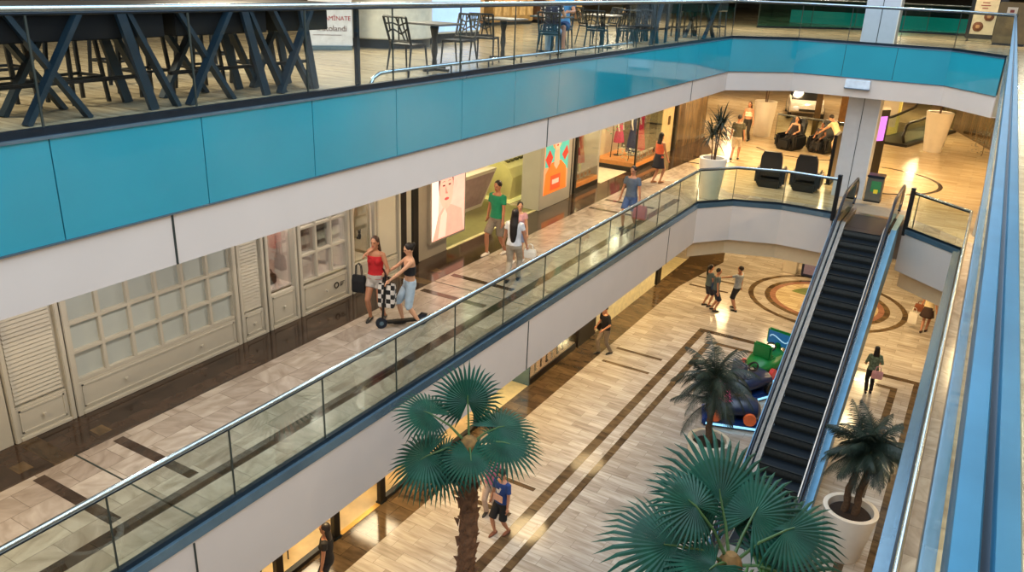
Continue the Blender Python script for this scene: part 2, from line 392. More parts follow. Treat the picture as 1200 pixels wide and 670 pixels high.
# outer walls, ceilings
sbox('wall_left_ground', M_WALLBR, -22,-21.8,-6,70,0,3.68)
M_WARMW = mat('warm_wall', 'cbb390', .6, var=.05)
sbox('wall_far', M_WARMW, -22,12,66,66.2,0,14)
sbox('wall_far_upper', mat('dim_wall','5a5348',.6), -20,12,63,63.2,L2,14)
sbox('wall_right', M_WARMW, 7.8,8,-6,66,0,14)
sbox('wall_left_upper', mat('brown_backwall','4a3a2c',.5,var=.3,scale=.7), -18.2,-18,-6,63,L2,14)
M_CEIL = mat('ceiling_paint','7d7468',.6)
for nm, a in (('ceiling_4',(-20,-7.9,-6,64)),('ceiling_5',(.9,10,-6,64)),('ceiling_6',(-7.9,.9,28.5,64))):
    sbox(nm, M_CEIL, *a, 13.4, 13.6)
# ------------------------------------------------------------------ shopfronts of the middle floor
WX = -10.9
def wb(mb, y0, y1, z0, z1, d0, d1, b=None):
    a = (d0, d1, y0, y1, z0, z1)
    return mb.bbox(*a, b) if b else mb.box(*a)
sbox('wall_shops', M_WARMW, WX-.3, WX-.02, -3, 4.3, L1, 8.34)
sbox('wall_shops_back', mat('shop_backwall','b9a98c',.6,var=.06), -16.3, -16, -3, 45, L1, 8.34)
sbox('wall_shops_upper', M_SOF, WX-.35, WX-.05, 4.2, 14.5, L1+2.95, 8.34)
def front(name, label, cat, y, group=None):
    return thing(name, label, cat, (WX, y, L1), 0, group)
def frame(t, w, h, e=.07, d=.14, m=None):
    mb = MB(); wb(mb, 0, e, 0, h, -.02, d, .01); wb(mb, w-e, w, 0, h, -.02, d, .01); wb(mb, e, w-e, h-e, h, -.02, d, .01); wb(mb, e, w-e, 0, .06, -.02, d, .01)
    return mb.build('frame', m or M_CAB, t)
def drawer(t, y0, y1, z0, z1, knobs, nm='drawer'):
    mb = MB(); wb(mb, y0, y1, z0, z1, 0, .1, .012)
    for a, b, c, d in ((y0+.05,y1-.05,z0+.05,z0+.075),(y0+.05,y1-.05,z1-.075,z1-.05)): wb(mb, a, b, c, d, .1, .112)
    for a in (y0+.05, y1-.075): wb(mb, a, a+.025, z0+.05, z1-.05, .1, .112)
    d = mb.build(nm, M_CAB, t)
    for k in knobs:
        MB().tube([(.1,k,(z0+z1)/2),(.125,k,(z0+z1)/2),(.13,k,(z0+z1)/2),(.15,k,(z0+z1)/2)], [.014,.014,.03,.022], 12).build('knob', M_CAB, d, smooth=True)
    return d
def louver(t, y0, y1, z0, z1):
    mb = MB(); wb(mb, y0, y1, z0, z1, 0, .06)
    n = int((z1-z0)/.062)
    for k in range(n):
        z = z0+.03+k*(z1-z0-.03)/n
        mb.add([(.06,y0+.04,z+.05),(.082,y0+.04,z),(.082,y1-.04,z),(.06,y1-.04,z+.05),(.06,y0+.04,z-.008),(.06,y1-.04,z-.008)], [(0,1,2,3),(1,4,5,2),(0,4,1),(3,2,5)])
    return mb.build('louver_panel', M_CAB, t)
def louver_cab(label, y0, w):
    t = front('louvered_cabinet', label, 'cabinet', y0); frame(t, w, 2.95)
    louver(t, .07, w-.07, .54, 2.88); drawer(t, .07, w-.07, .06, .52, [w/2]); return t
louver_cab('cream louvered cabinet with one drawer, left of the large frosted grid window', 4.9, .9)
louver_cab('cream louvered cabinet with one drawer, between the frosted grid window and the arched showcase', 9.0, .62)
# unit hidden at the left picture edge
sbox('trim_50', M_CAB, WX, WX+.1, 4.3, 4.88, L1, L1+2.95)
def grid(t, w, z0, z1, nc, nr, m_pane, bar=.06, back=True, e=.09):
    mb = MB(); cw = (w-2*e)/nc; rh = (z1-z0)/nr
    for k in range(nc+1): wb(mb, e+cw*k-bar/2, e+cw*k+bar/2, z0, z1, .02, .1, .008)
    for k in range(nr+1): wb(mb, e, w-e, z0+rh*k-bar/2, z0+rh*k+bar/2, .02, .097, .008)
    mb.build('grid_frame', M_CAB, t)
    MB().box(.02, .032, e, w-e, z0, z1).build('window_pane', m_pane, t)
t = front('display_window', 'large cream shop window with grid of frosted panes above a wide drawer front', 'shop window', 5.82)
frame(t, 3.16, 2.95, .09); grid(t, 3.16, .56, 2.86, 6, 5, M_FROST); drawer(t, .09, 3.07, .06, .53, [.85, 2.3])
# vitrines
M_VITW = mat('glowing_vitrine_back', 'dcc6ba', .7, var=.05, emit=.12)  # back wall glows faintly, standing in for light inside the showcases
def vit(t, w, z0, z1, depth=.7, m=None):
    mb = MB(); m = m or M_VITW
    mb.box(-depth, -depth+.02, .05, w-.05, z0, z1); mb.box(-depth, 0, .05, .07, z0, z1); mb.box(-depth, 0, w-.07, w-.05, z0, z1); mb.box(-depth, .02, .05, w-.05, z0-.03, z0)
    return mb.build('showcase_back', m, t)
def garment(name, label, y, z, d, w, h, m, flare=.25, group=None, hanger=True):
    t = thing(name, label, 'clothing', (WX-d, y, L1+z), 0, group)
    rings = []
    for k in range(9):
        f = k/8; zz = -h*f
        wd = w*(.5+.12*math.sin(f*2.2))*(1+flare*f); dp = .09+.05*f
        rings.append([(dp*math.sin(a)*(1+.18*math.sin(5*a+f*3)), wd*math.cos(a)*(1+.05*math.sin(7*a)), zz) for a in [2*PI*i/20 for i in range(20)]])
    MB().loft(rings).build('body_cloth', m, t, smooth=True)
    for s in (-1, 1):
        MB().tube([(0,s*w*.42,-.02),(0,s*w*.72,-.25),(0,s*w*.8,-.45)], [.06,.065,.05], 10).build('sleeve', m, t, smooth=True)
    if hanger: MB().tube([(0,-w*.4,.02),(0,0,.07),(0,w*.4,.02)], .01, 6).build('hanger', M_DKMET, t); MB().tube([(0,0,.07),(0,0,.6)], .006, 6).build('hook', M_DKMET, t)
    return t
cB, cD, cP, cG = cloth('a5806e'), cloth('2a2526'), cloth('c7a59a'), cloth('6f5a50')
t = front('showcase_cabinet', 'narrow cream showcase with arched opening over one drawer, black bag inside', 'shop window', 9.66)
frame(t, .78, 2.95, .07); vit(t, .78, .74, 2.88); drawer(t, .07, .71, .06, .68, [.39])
MB().tube([(.07,.07+.0,2.0)]+[(.07,.39-.32*math.cos(PI*k/16),2.0+.55*math.sin(PI*k/16)) for k in range(17)]+[(.07,.71,2.0)], .022, 8).build('arch_trim', M_WHT, t, smooth=True)
MB().box(.03,.038,.07,.71,.72,2.88).build('glass_panel', M_GLSD, t)
garment('hanging_garment', 'beige top hanging in the narrow arched showcase', 10.12, 2.1, .35, .3, .85, cP)
garment('hanging_garment', 'black jacket hanging in the narrow arched showcase', 9.88, 2.1, .4, .2, .8, cD)
t = thing('handbag', 'small black handbag lying in the narrow arched showcase', 'bag', (WX-.25, 10.05, L1+.74))
MB().bbox(-.07,.07,-.15,.15,0,.2,.03).build('bag_body', M_BLK, t, smooth=True); MB().tube([(0,-.1,.19),(0,-.05,.3),(0,.05,.3),(0,.1,.19)], .012, 6).build('handle', M_BLK, t)
t = front('display_window', 'cream shop window with clear three by four grid showing clothes, small logo on its drawer', 'shop window', 10.48)
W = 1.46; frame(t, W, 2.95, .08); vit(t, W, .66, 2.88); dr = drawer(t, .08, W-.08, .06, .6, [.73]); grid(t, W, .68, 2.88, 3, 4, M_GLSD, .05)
lg = MB(); ring(lg, (0,0), .045, .07, 0, .006); lo = lg.build('logo_mark', M_BLK, t, loc=(.112,1.02,.36)); lo.rotation_euler = (0,PI/2,0)
for k, (z, w) in enumerate(((.385,.13),(.345,.1),(.315,.07))):
    MB().box(.112,.116,1.13,1.13+w,z,z+.014).build('logo_line', M_BLK, t)
garment('hanging_garment', 'brown long sleeved dress in the left columns of the clear grid window', 10.85, 2.35, .3, .34, 1.1, cB)
garment('hanging_garment', 'pink beige dress in the middle of the clear grid window', 11.2, 2.3, .38, .3, 1.15, cP)
garment('hanging_garment', 'black top in the right column of the clear grid window', 11.68, 2.5, .3, .24, .6, cD)
garment('hanging_garment', 'taupe skirt in the right column of the clear grid window', 11.62, 1.85, .45, .24, .75, cG)
t = front('arched_showcase_door', 'cream arched showcase door with small black ornament handle, behind the woman in red', 'shop window', 11.98)
frame(t, .8, 2.95, .07); vit(t, .8, .66, 2.88, m=mat('vitrine_cream','d8c5a4',.7,var=.05)); drawer(t, .07, .73, .06, .62, [.4])
MB().tube([(.07,.12,.7),(.07,.12,1.6)]+[(.07,.4-.28*math.cos(PI*k/16),1.6+.5*math.sin(PI*k/16)) for k in range(17)]+[(.07,.68,1.6),(.07,.68,.7)], .022, 8).build('arch_trim', M_WHT, t, smooth=True)
MB().box(.03,.038,.07,.73,.64,2.88).build('glass_panel', M_GLSD, t)
mb = MB(); mb.ell((.09,.3,1.22),(.03,.05,.07)); mb.ell((.09,.3,1.31),(.03,.035,.04)); mb.ell((.09,.27,1.35),(.015,.016,.02)); mb.ell((.09,.33,1.35),(.015,.016,.02)); mb.ell((.09,.24,1.2),(.02,.04,.03))
mb.build('ornament_handle', M_BLK, t, smooth=True)
garment('hanging_garment', 'brown garment hanging in the arched showcase door', 12.3, 2.4, .35, .36, .75, cB)
t = front('louvered_cabinet', 'tall cream louvered panel right of the arched showcase door', 'cabinet', 12.8)
frame(t, .82, 2.95); louver(t, .07, .75, .5, 2.88); drawer(t, .07, .75, .06, .48, [.41])
# dark posts and grey wall
M_GREY = mat('grey_shop_wall', 'a59c8f', .5, var=.03)
sbox('trim_51', M_BLK, WX-.1, WX+.08, 13.66, 13.9, L1, L1+3.4)
sbox('trim_52', M_CAB, WX-.1, WX+.02, 13.9, 14.15, L1, L1+3.4)
sbox('trim_53', M_BLK, WX-.1, WX+.08, 14.15, 14.35, L1, L1+3.4)
sbox('wall_grey', M_GREY, WX-.6, WX, 14.35, 15.6, L1, 8.34)
def em(h, s=1.0): return mat('lit_'+h+str(s), h, .4, emit=s, var=.05, scale=5)
def flat(t, nm, poly, m, x):   # flat polygon in the y-z plane facing +x
    o = MB(); n = len(poly); o.add([(x,y,z) for y,z in poly]+[(x-.004,y,z) for y,z in poly], [tuple(range(n)), tuple(range(2*n-1,n-1,-1))]+[(i,(i+1)%n,(i+1)%n+n,i+n) for i in range(n)])
    return o.build(nm, m, t)
def oval(cy, cz, ry, rz, n=22): return [(cy+ry*math.cos(2*PI*k/n), cz+rz*math.sin(2*PI*k/n)) for k in range(n)]
t = front('advertising_screen', 'bright portrait screen with the pink toned face of a woman on grey wall', 'screen', 14.78)
MB().bbox(0,.1,0,1.5,.36,2.6,.01).build('screen_frame', M_GREY, t)
flat(t, 'picture_ground', [(.06,.42),(1.44,.42),(1.44,2.55),(.06,2.55)], em('f2bfae',.75), .105)
flat(t, 'picture_hair', oval(.63,1.82,.31,.6), em('4a241e',.45), .108)
flat(t, 'picture_shoulder', [(.1,.42),(.3,1.0),(.55,1.22),(.85,1.2),(1.3,1.0),(1.4,.42)], em('f0a894',.8), .11)
flat(t, 'picture_face', oval(.64,1.62,.28,.5), em('f2b09a',.85), .113)
for y in (.53,.77): flat(t, 'picture_eye', oval(y,1.72,.05,.022), em('5a2a24',.4), .116); flat(t, 'picture_brow', [(y-.08,1.8),(y,1.83),(y+.08,1.8),(y,1.815)], em('5a2a24',.4), .116)
flat(t, 'picture_nose', [(.61,1.7),(.6,1.52),(.68,1.5),(.69,1.53),(.65,1.56)], em('d88a78',.6), .116)
flat(t, 'picture_mouth', oval(.65,1.38,.09,.035), em('c2544e',.7), .116)
flat(t, 'picture_light_streak', [(.06,.42),(.3,.9),(.36,2.0),(.2,2.55),(.06,2.55)], em('f8ded2',.9), .107)
flat(t, 'picture_hand', [(.3,.45),(.42,1.0),(.58,1.15),(.66,1.0),(.6,.45)], em('f6c6b2',.85), .118)
# open cosmetics shop
M_OLV = mat('olive_floor', '8d8a5c', .3, var=.08)
sbox('floor_4', M_OLV, -16, WX+.02, 15.6, 20.2, L1, L1+.008)
sbox('trim_54', mat('sill_light','e0d7a8',.4), WX-.06, WX+.03, 15.6, 20.2, L1, L1+.02)
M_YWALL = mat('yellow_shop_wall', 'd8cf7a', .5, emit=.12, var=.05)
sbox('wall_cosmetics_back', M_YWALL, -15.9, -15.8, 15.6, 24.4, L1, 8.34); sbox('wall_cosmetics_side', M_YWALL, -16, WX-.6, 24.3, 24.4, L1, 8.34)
t = thing('display_counter', 'tapered white counter with pinkish panel and red goods on top, inside the cosmetics shop', 'counter', (-12.7, 19.0, L1))
mb = MB(); mb.loft([[(-.35,-.75,0),(.3,-.75,0),(.3,.55,0),(-.35,.55,0)],[(-.4,-.95,1.15),(.55,-.95,1.15),(.55,.95,1.15),(-.4,.95,1.15)]]); mb.build('counter_body', M_WHT, t)
mb = MB(); mb.loft([[(.325,-.68,.12),(.335,-.68,.12),(.335,.47,.12),(.325,.47,.12)],[(.53,-.86,1.05),(.55,-.86,1.05),(.55,.84,1.05),(.53,.84,1.05)]]); mb.build('front_panel', mat('pinkish_panel','a98f95',.3), t)
M_RED = mat('red_goods','c63a24',.35,var=.3,scale=9,emit=.1)
for k in range(6):
    q = thing('gift_box', 'red box in the row on top of the tapered white counter', 'box', (-12.65, 18.3+.28*k, L1+1.151), .2*math.sin(k*3), 'red boxes on the tapered white counter')
    MB().bbox(-.16,.16,-.1,.1,0,.14+.03*(k%3),.01).build('box', M_RED, q); MB().box(-.162,.162,-.015,.015,0,.145+.03*(k%3)).build('ribbon', mat('orange_ribbon','e0692e',.4), q)
t = thing('display_desk', 'sloping pale yellow desk with rows of tester slots in the cosmetics shop', 'counter', (-12.5, 21.5, L1))
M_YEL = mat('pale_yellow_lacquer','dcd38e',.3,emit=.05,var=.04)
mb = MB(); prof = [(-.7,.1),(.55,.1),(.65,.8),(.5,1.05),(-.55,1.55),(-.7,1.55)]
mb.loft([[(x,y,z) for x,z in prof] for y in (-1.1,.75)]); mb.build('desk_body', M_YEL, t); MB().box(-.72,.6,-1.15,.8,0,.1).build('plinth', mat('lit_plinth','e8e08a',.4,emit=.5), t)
for r in range(2):
    mb = MB()
    for k in range(6):
        f = .25+.28*r; x = .5-1.05*f; z = 1.05+.5*f
        mb.box(x-.06,x+.06,-.85+.26*k,-.68+.26*k,z-.02,z+.03)
    mb.build('tester_row', mat('tester_dark','5b5434',.5), t)
t = front('sign_pillar', 'cream pillar with poster of an orange clad woman holding an orange bag against turquoise', 'sign', 20.15)
MB().bbox(-.5,.12,0,2.0,.0,3.3,.015).build('pillar_body', M_CAB, t)
flat(t, 'poster_ground', [(.2,.42),(1.72,.42),(1.72,2.7),(.2,2.7)], em('e9a878',.5), .125)
flat(t, 'poster_sky', [(.25,1.25),(1.0,1.2),(1.72,1.0),(1.72,2.7),(.9,2.7),(.25,1.9)], em('59c4b4',.5), .128)
flat(t, 'poster_hair', oval(.95,2.15,.36,.45), em('e8a25c',.5), .13)
flat(t, 'poster_coat', [(.22,.42),(.3,1.05),(.65,1.35),(1.25,1.35),(1.6,1.1),(1.66,.42)], em('ef7a2a',.6), .132)
flat(t, 'poster_neck', [(.8,1.25),(.82,1.7),(1.12,1.7),(1.15,1.25),(.97,1.1)], em('e7b48c',.5), .133)
flat(t, 'poster_face', oval(.98,1.98,.2,.3), em('f0c09a',.55), .134)
flat(t, 'poster_mouth', oval(.98,1.83,.06,.025), em('c8382c',.5), .137)
for y in (.9,1.06): flat(t, 'poster_eye', oval(y,2.04,.035,.02), em('4a2a1c',.2), .137)
flat(t, 'poster_sleeve', [(.25,1.5),(.5,1.75),(.72,1.5),(.5,1.2)], em('d8402c',.5), .131)
flat(t, 'poster_cuff', [(1.3,1.5),(1.6,1.75),(1.72,1.5),(1.5,1.3)], em('d8402c',.5), .131)
flat(t, 'poster_bag', [(.62,.5),(.62,.95),(1.25,.95),(1.25,.5)], em('e2552a',.6), .136)
flat(t, 'poster_bag_label', [(.72,.68),(.72,.82),(1.15,.82),(1.15,.68)], em('f2b8a0',.6), .139)
sbox('trim_55', M_BLK, WX-.1, WX+.05, 22.16, 22.36, L1, L1+3.4); sbox('trim_56', M_CAB, WX-.12, WX-.02, 22.36, 22.6, L1, L1+3.4); sbox('trim_57', M_BLK, WX-.1, WX+.05, 22.6, 22.74, L1, L1+3.4)
# display windows with dresses
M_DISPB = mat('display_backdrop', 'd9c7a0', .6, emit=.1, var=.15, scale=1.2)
def dispwin(label, y0, w, d, over=0.0):
    t = front('display_window', label, 'shop window', y0)
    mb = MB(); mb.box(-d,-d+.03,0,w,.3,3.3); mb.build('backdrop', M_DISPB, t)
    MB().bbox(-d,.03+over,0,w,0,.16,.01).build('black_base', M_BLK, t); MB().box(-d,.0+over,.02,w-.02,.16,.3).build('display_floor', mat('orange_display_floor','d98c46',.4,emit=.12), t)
    MB().box(-.02+over,-.01+over,.03,w-.03,.3,3.3).build('glass_panel', M_GLSD, t)
    mb = MB(); mb.box(-.03+over,.03+over,-.05,.0,0,3.3); mb.box(-d,-d+.05,-.05,0,0,3.3); mb.build('side_frame', M_BLK, t)
    MB().box(-d+.05,-.03+over,-.03,-.02,.16,3.3).build('side_glass', M_GLSD, t)
    return t
dispwin('narrow lit display window with a red dress and a row of white blocks', 22.76, 1.7, 1.2)
def manneq(name, label, y, d, m, kind, H=1.7):
    t = thing(name, label, 'mannequin', (WX-d, y, L1+.3))
    s = H/1.7; mb = MB()
    mb.tube([(0,0,.02),(0,0,.8*s)], .02, 8); mb.lathe([(.0,0),(.16,0),(.16,.02),(0,.02)], 20); mb.build('stand', M_DKMET, t)
    MB().loft([[(.09*k*math.cos(a),.13*k*math.sin(a),z*s) for a in [2*PI*i/16 for i in range(16)]] for z,k in ((.8,.8),(.9,1.15),(1.0,1.05),(1.1,.9),(1.25,1.15),(1.38,1.15),(1.45,.5),(1.52,.42),(1.58,.6),(1.68,.62),(1.75,.4))]).build('torso', M_WHT, t, smooth=True)
    z0 = {'long': .12, 'mid': .5}[kind]
    rings = []
    for k in range(10):
        f = k/9; z = 1.42*s*(1-f)+z0*f
        w = .15+.02*math.cos(f*7)+(.16 if kind == 'long' else .12)*max(0, f-.3)
        rings.append([(w*.75*math.cos(a)*(1+.1*f*math.sin(8*a)), w*math.sin(a)*(1+.1*f*math.sin(8*a+1)), z) for a in [2*PI*i/32 for i in range(32)]])
    MB().loft(rings).build('dress', m, t, smooth=True)
    for sg in (-1, 1): MB().tube([(0,sg*.15,1.38*s),(.03,sg*.22,1.12*s),(.08,sg*.2,.9*s)], [.045,.036,.025], 8).build('arm', M_WHT, t, smooth=True)
    return t
manneq('dress_mannequin', 'mannequin in red dress in the narrow display window', 23.75, .4, cloth('d02a38'), 'mid', 1.95)
manneq('dress_mannequin', 'mannequin in pink flowered dress beside the plant in the wide display window', 27.95, .8, cloth('c2476a'), 'mid', 1.75)
manneq('dress_mannequin', 'mannequin in long navy dress in the wide display window', 28.3, .4, cloth('27305a'), 'long', 1.85)
manneq('dress_mannequin', 'mannequin in long bright pink dress in the wide display window', 28.95, .35, cloth('e0365e'), 'long', 2.1)
sbox('wall_recess', M_CAB, WX-1.5, WX-1.4, 24.46, 29.5, L1, 8.34)
sbox('floor_8', mat('recess_stone','d8c8a8',.3), WX-1.4, WX+.1, 24.56, 26.8, L1, L1+.006)
sbox('wall_recess_side', M_CAB, WX-1.2, WX-.02, 24.46, 24.56, L1, 8.34)
dispwin('wide lit display window with navy and pink dresses on orange floor', 26.9, 2.5, 1.3, .35)
def card_row(y0, n, x, lab, grp, step):
    for k in range(n):
        q = thing('display_block', lab, 'display block', (x, y0+step*k, L1+.301), 0, grp)
        MB().bbox(-.03,.03,-.09,.09,0,.26,.008).build('block', M_WHT, q); MB().box(.031,.034,-.05,.05,.08,.18).build('print', mat('orange_print','d8803c',.5), q)
card_row(23.0, 5, WX-.2, 'small white block in the row along the glass of the narrow display window', 'white blocks in the narrow display window', .29)
card_row(27.6, 6, WX+.15, 'small white block in the row along the glass of the wide display window', 'white blocks in the wide display window', .28)
def shrub(label, x, y, z, h, seed, m=None, r=.28, stem=.4):
    t = thing('display_plant', label, 'plant', (x,y,z)); rnd = random.Random(seed)
    mb = MB(); mb.tube([(0,0,0),(.03,.02,h*stem),(0,.03,h*.8)], [.02,.015,.008], 6); mb.build('stem', M_BARK2, t)
    mb = MB()
    for k in range(110):
        a = rnd.uniform(0,2*PI); zz = rnd.uniform(h*stem, h); rr = r*rnd.random()**.5
        c = Vector((rr*math.cos(a), rr*math.sin(a), zz)); d = Vector((math.cos(a+rnd.uniform(-1,1)), math.sin(a+rnd.uniform(-1,1)), rnd.uniform(-.4,.6)))*.12
        s = d.cross(Vector((0,0,1))).normalized()*.035
        mb.add([c, c+d*.5+s, c+d, c+d*.5-s], [(0,1,2,3)])
    mb.build('leaves', m or M_PET, t)
    return t
M_LEAFG = mat('leaf_mid_green', '3f7a35', .5, var=.3)
shrub('green plant right of the red dress in the narrow display window', WX-.7, 24.05, L1+.3, 1.5, 1, M_PET, .22)
shrub('leafy green bush at the left end of the wide display window', WX-.85, 27.4, L1+.3, 2.3, 2, M_LEAFG, .5)
shrub('low white flowering plant on the orange floor of the wide display window', WX-.1, 27.25, L1+.3, .5, 3, mat('pale_flower','cfd0b8',.6), .35, .2)
shrub('thin green plant at the right end of the wide display window', WX-.8, 29.2, L1+.3, 1.9, 4, M_PET, .3)
# black frame posts, cream door, brown end wall
sbox('trim_58', M_BLK, WX-.2, WX+.1, 29.45, 29.95, L1, L1+3.4)
t = front('shop_door', 'cream door leaf with small dark lock plate between two black posts', 'door', 29.97)
MB().bbox(-.06,0,0,1.6,0,3.3,.01).build('door_leaf', mat('warm_cream_door','dcc493',.5), t); MB().bbox(0,.03,.95,1.15,1.15,1.5,.01).build('lock_plate', M_DB, t)
sbox('trim_59', M_BLK, WX-.2, WX+.1, 31.6, 31.85, L1, L1+3.4)
struct(MB().prism([(WX,31.85),(WX+.15,35.4),(WX-.6,35.4),(WX-.6,31.85)], L1, 8.34).build('wall_brown', M_DB), 'brown marble end wall of the shop row')
sbox('wall_side_alley', M_WARMW, -18, -17.8, 36, 62, L1, 8.34)
# right hand far shop wall, brown
mb = MB(); ribbon(mb, [(.75,40.9),(-1.9,48.8),(-1.9,62)], 0, .3, L1, 8.34)
struct(mb.build('wall_brown_right', M_DB), 'dark brown shop wall at the far right')
t = thing('lit_shop_window', 'glowing yellow shop window in the dark brown wall at far right', 'shop window', (.38,42.2,L1+1.2), math.atan2(7.9,-2.65))
MB().bbox(0,2.3,-.02,.06,0,.9,.02).build('glow_panel', em('f0b850',1.2), t); MB().box(-.06,2.36,-.03,.03,-.06,0).build('sill', M_BLK, t); MB().box(.7,1.5,.06,.1,.35,.75).build('goods', M_DKMET, t)
# right hand walls behind the right corridor
sbox('wall_shops_right', M_WARMW, 3.9, 4.1, -3, 40, L1, 8.34)
# ------------------------------------------------------------------ escalator going down towards the camera
M_STEP = mat('step_dark', '131c24', .45, .3, var=.2, scale=12); M_RISER = mat('riser_grey', '33332f', .5, .3, var=.25, scale=20)
M_DECK = mat('deck_steel', '9a8d80', .28, .9, var=.12, scale=6); M_ODECK = mat('outer_deck', '5f8aa6', .4, .7, var=.1, scale=4)
M_ESGL = glass('escalator_glass', (.35, .45, .5), strength=1)
M_GREYST = mat('landing_steel', '8a857c', .6, .2, var=.08)
def escalator(t, ytop, ybot_in, w=.5, z1=L1):
    # local: x across, y along (towards +y is the top), z from the lower floor
    rise = z1; run = rise/math.tan(math.radians(30)); y1 = ytop; y0 = ytop-run   # incline from (y0,0) to (y1,rise)
    ya, yb = y0-1.3, y1+2.0
    line = lambda dz: [(ya, dz), (y0, dz), (y1, rise+dz), (yb, rise+dz)]
    def strip(mb, x0, x1, dzt, dzb, a=0, b=4):
        Lt, Lb = line(dzt)[a:b], line(dzb)[a:b]
        mb.loft([[(x0,yt,zt),(x1,yt,zt),(x1,yt2,zb),(x0,yt2,zb)] for (yt,zt),(yt2,zb) in zip(Lt, Lb)])
    for s in (-1, 1):
        xs = sorted((s*(w+.02), s*(w+.13))); mb = MB(); strip(mb, xs[0], xs[1], .12, -.1); mb.build('inner_deck', M_DECK, t)
        xs = sorted((s*(w+.21), s*(w+.36))); mb = MB(); strip(mb, xs[0], xs[1], .12, .06); mb.build('outer_deck', M_ODECK, t)
        xs = sorted((s*(w+.34), s*(w+.36))); mb = MB(); Lt, Lb = line(.06), [(ya,-.0),(y0+.8,-.0),(y1+.5,rise-1.0),(yb-1.3,rise-1.0)]
        Lt[3] = (yb-1.3, rise+.06)
        mb.loft([[(xs[0],a,b),(xs[1],a,b),(xs[1],c,max(0,d)),(xs[0],c,max(0,d))] for (a,b),(c,d) in zip(Lt,Lb)]); mb.build('side_cladding', M_ODECK, t)
        xs = sorted((s*(w+.155), s*(w+.17))); mb = MB(); strip(mb, xs[0], xs[1], .92, .1); mb.build('glass_balustrade_panel', M_ESGL, t)
        x = s*(w+.165); z = 1.0
        pts = [(x,ya-.1,.2),(x,ya-.32,.35),(x,ya-.42,.6),(x,ya-.32,.86),(x,ya-.1,z)]+[(x,y0,z),(x,y0+.25,z+.1),(x,y1-.2,rise+z-.09),(x,y1+.15,rise+z)]
        pts += [(x,yb+.1,rise+z),(x,yb+.32,rise+.86),(x,yb+.42,rise+.6),(x,yb+.32,rise+.35),(x,yb+.1,rise+.2)]
        mb = MB(); mb.tube(pts, .045, 10); mb.build('handrail', M_RUB, t, smooth=True)
        mb = MB(); mb.tube([(p[0],p[1]+(.05 if p[1] < ya else -.05 if p[1] > yb else 0),p[2]-.06 if .9 < p[2] else p[2]) for p in pts], .028, 8); mb.build('handrail_guide', M_DECK, t, smooth=True)
    mb = MB(); mb.loft([[(-w-.34,a,b),(w+.34,a,b),(w+.34,a,c),(-w-.34,a,c)] for a,b,c in ((ya,-.01,.008),(y0,-.01,.008),(y0+1.2,.0,.25),(y1+.4,rise-1.05,rise-.15),(yb-1.3,rise-1.05,rise-.15))]); mb.build('truss_soffit', M_STEEL, t)
    n = round(rise/.225); st = None
    for k in range(n):
        z = .225*(k+1) if k < n-1 else rise; y = y0+run*(k+.5)/n; d = run/n
        mb = MB(); mb.box(-w, w, y-d*.5, y+d*.62, z-.03, z-.0)
        so = mb.build('step', M_STEP, t)
        mb = MB()
        for j in range(5): mb.loft([[(-w,y-d*.5-.02+.01*abs(j-2.2),z-.225+.04*j),(w,y-d*.5-.02+.01*abs(j-2.2),z-.225+.04*j),(w,y-d*.5+.02,z-.225+.04*j),(-w,y-d*.5+.02,z-.225+.04*j)],[(-w,y-d*.5-.02+.01*abs(j+1-2.2),z-.185+.04*j),(w,y-d*.5-.02+.01*abs(j+1-2.2),z-.185+.04*j),(w,y-d*.5+.02,z-.185+.04*j),(-w,y-d*.5+.02,z-.185+.04*j)]])
        mb.build('riser', M_RISER, so)
        mb = MB(); mb.box(-w, w, y-d*.5-.005, y-d*.5+.03, z-.003, z+.003); mb.build('step_edge', M_RISER, so)
    MB().box(-w, w, y1, y1+1.6, rise-.03, rise+.002).build('flat_steps', M_STEP, t)
    MB().box(-w-.02, w+.02, y1+1.6, y1+1.85, rise-.02, rise+.012).build('comb_plate', M_DECK, t)
    MB().box(-w-.34, w+.34, y1+1.85, y1+3.1, rise-.02, rise+.01).build('landing_plate', M_GREYST, t)
    MB().box(-w-.34, w+.34, ya-.9, ya+.3, 0, .012).build('landing_plate', M_GREYST, t)
    MB().box(-w, w, ya+.3, y0, 0, .02).build('flat_steps', M_STEP, t)
t = thing('escalator', 'dark escalator with black steps running from the ground floor up to the middle floor', 'escalator', (-2.36, 0, 0))
escalator(t, 24.5, 0)
# bin beside the column
t = thing('litter_bin', 'dark grey litter bin with green and yellow sticker at the foot of the column', 'bin', (-2.66, 28.3, L1))
M_BIN = mat('bin_grey', '5d5e58', .4, .3)
MB().bbox(-.24,.24,-.24,.24,.04,.8,.02).build('bin_body', M_BIN, t); MB().bbox(-.26,.26,-.26,.26,.8,.88,.015).build('lid', M_DKMET, t); MB().box(-.25,.25,-.25,.25,0,.05).build('base', M_BLK, t)
MB().box(-.1,.2,-.246,-.241,.35,.7).build('green_sticker', mat('sticker_green','2e7a4a',.5), t); MB().box(0,.13,-.249,-.246,.3,.43).build('yellow_sticker', mat('sticker_yellow','d9c832',.5), t)
t = thing('litter_bin', 'pale steel litter bin with round opening at the right end of the middle floor', 'bin', (.62, 25.9, L1))
MB().lathe([(0,0),(.24,0),(.25,.02),(.25,.85),(.24,.9),(.15,.9),(.14,.8),(0,.8)], 28).build('bin_body', mat('pale_steel','b9c3cc',.3,.5), t, smooth=True); MB().lathe([(0,.81),(.138,.81),(.138,.815),(0,.815)], 20).build('opening', M_BLK, t)
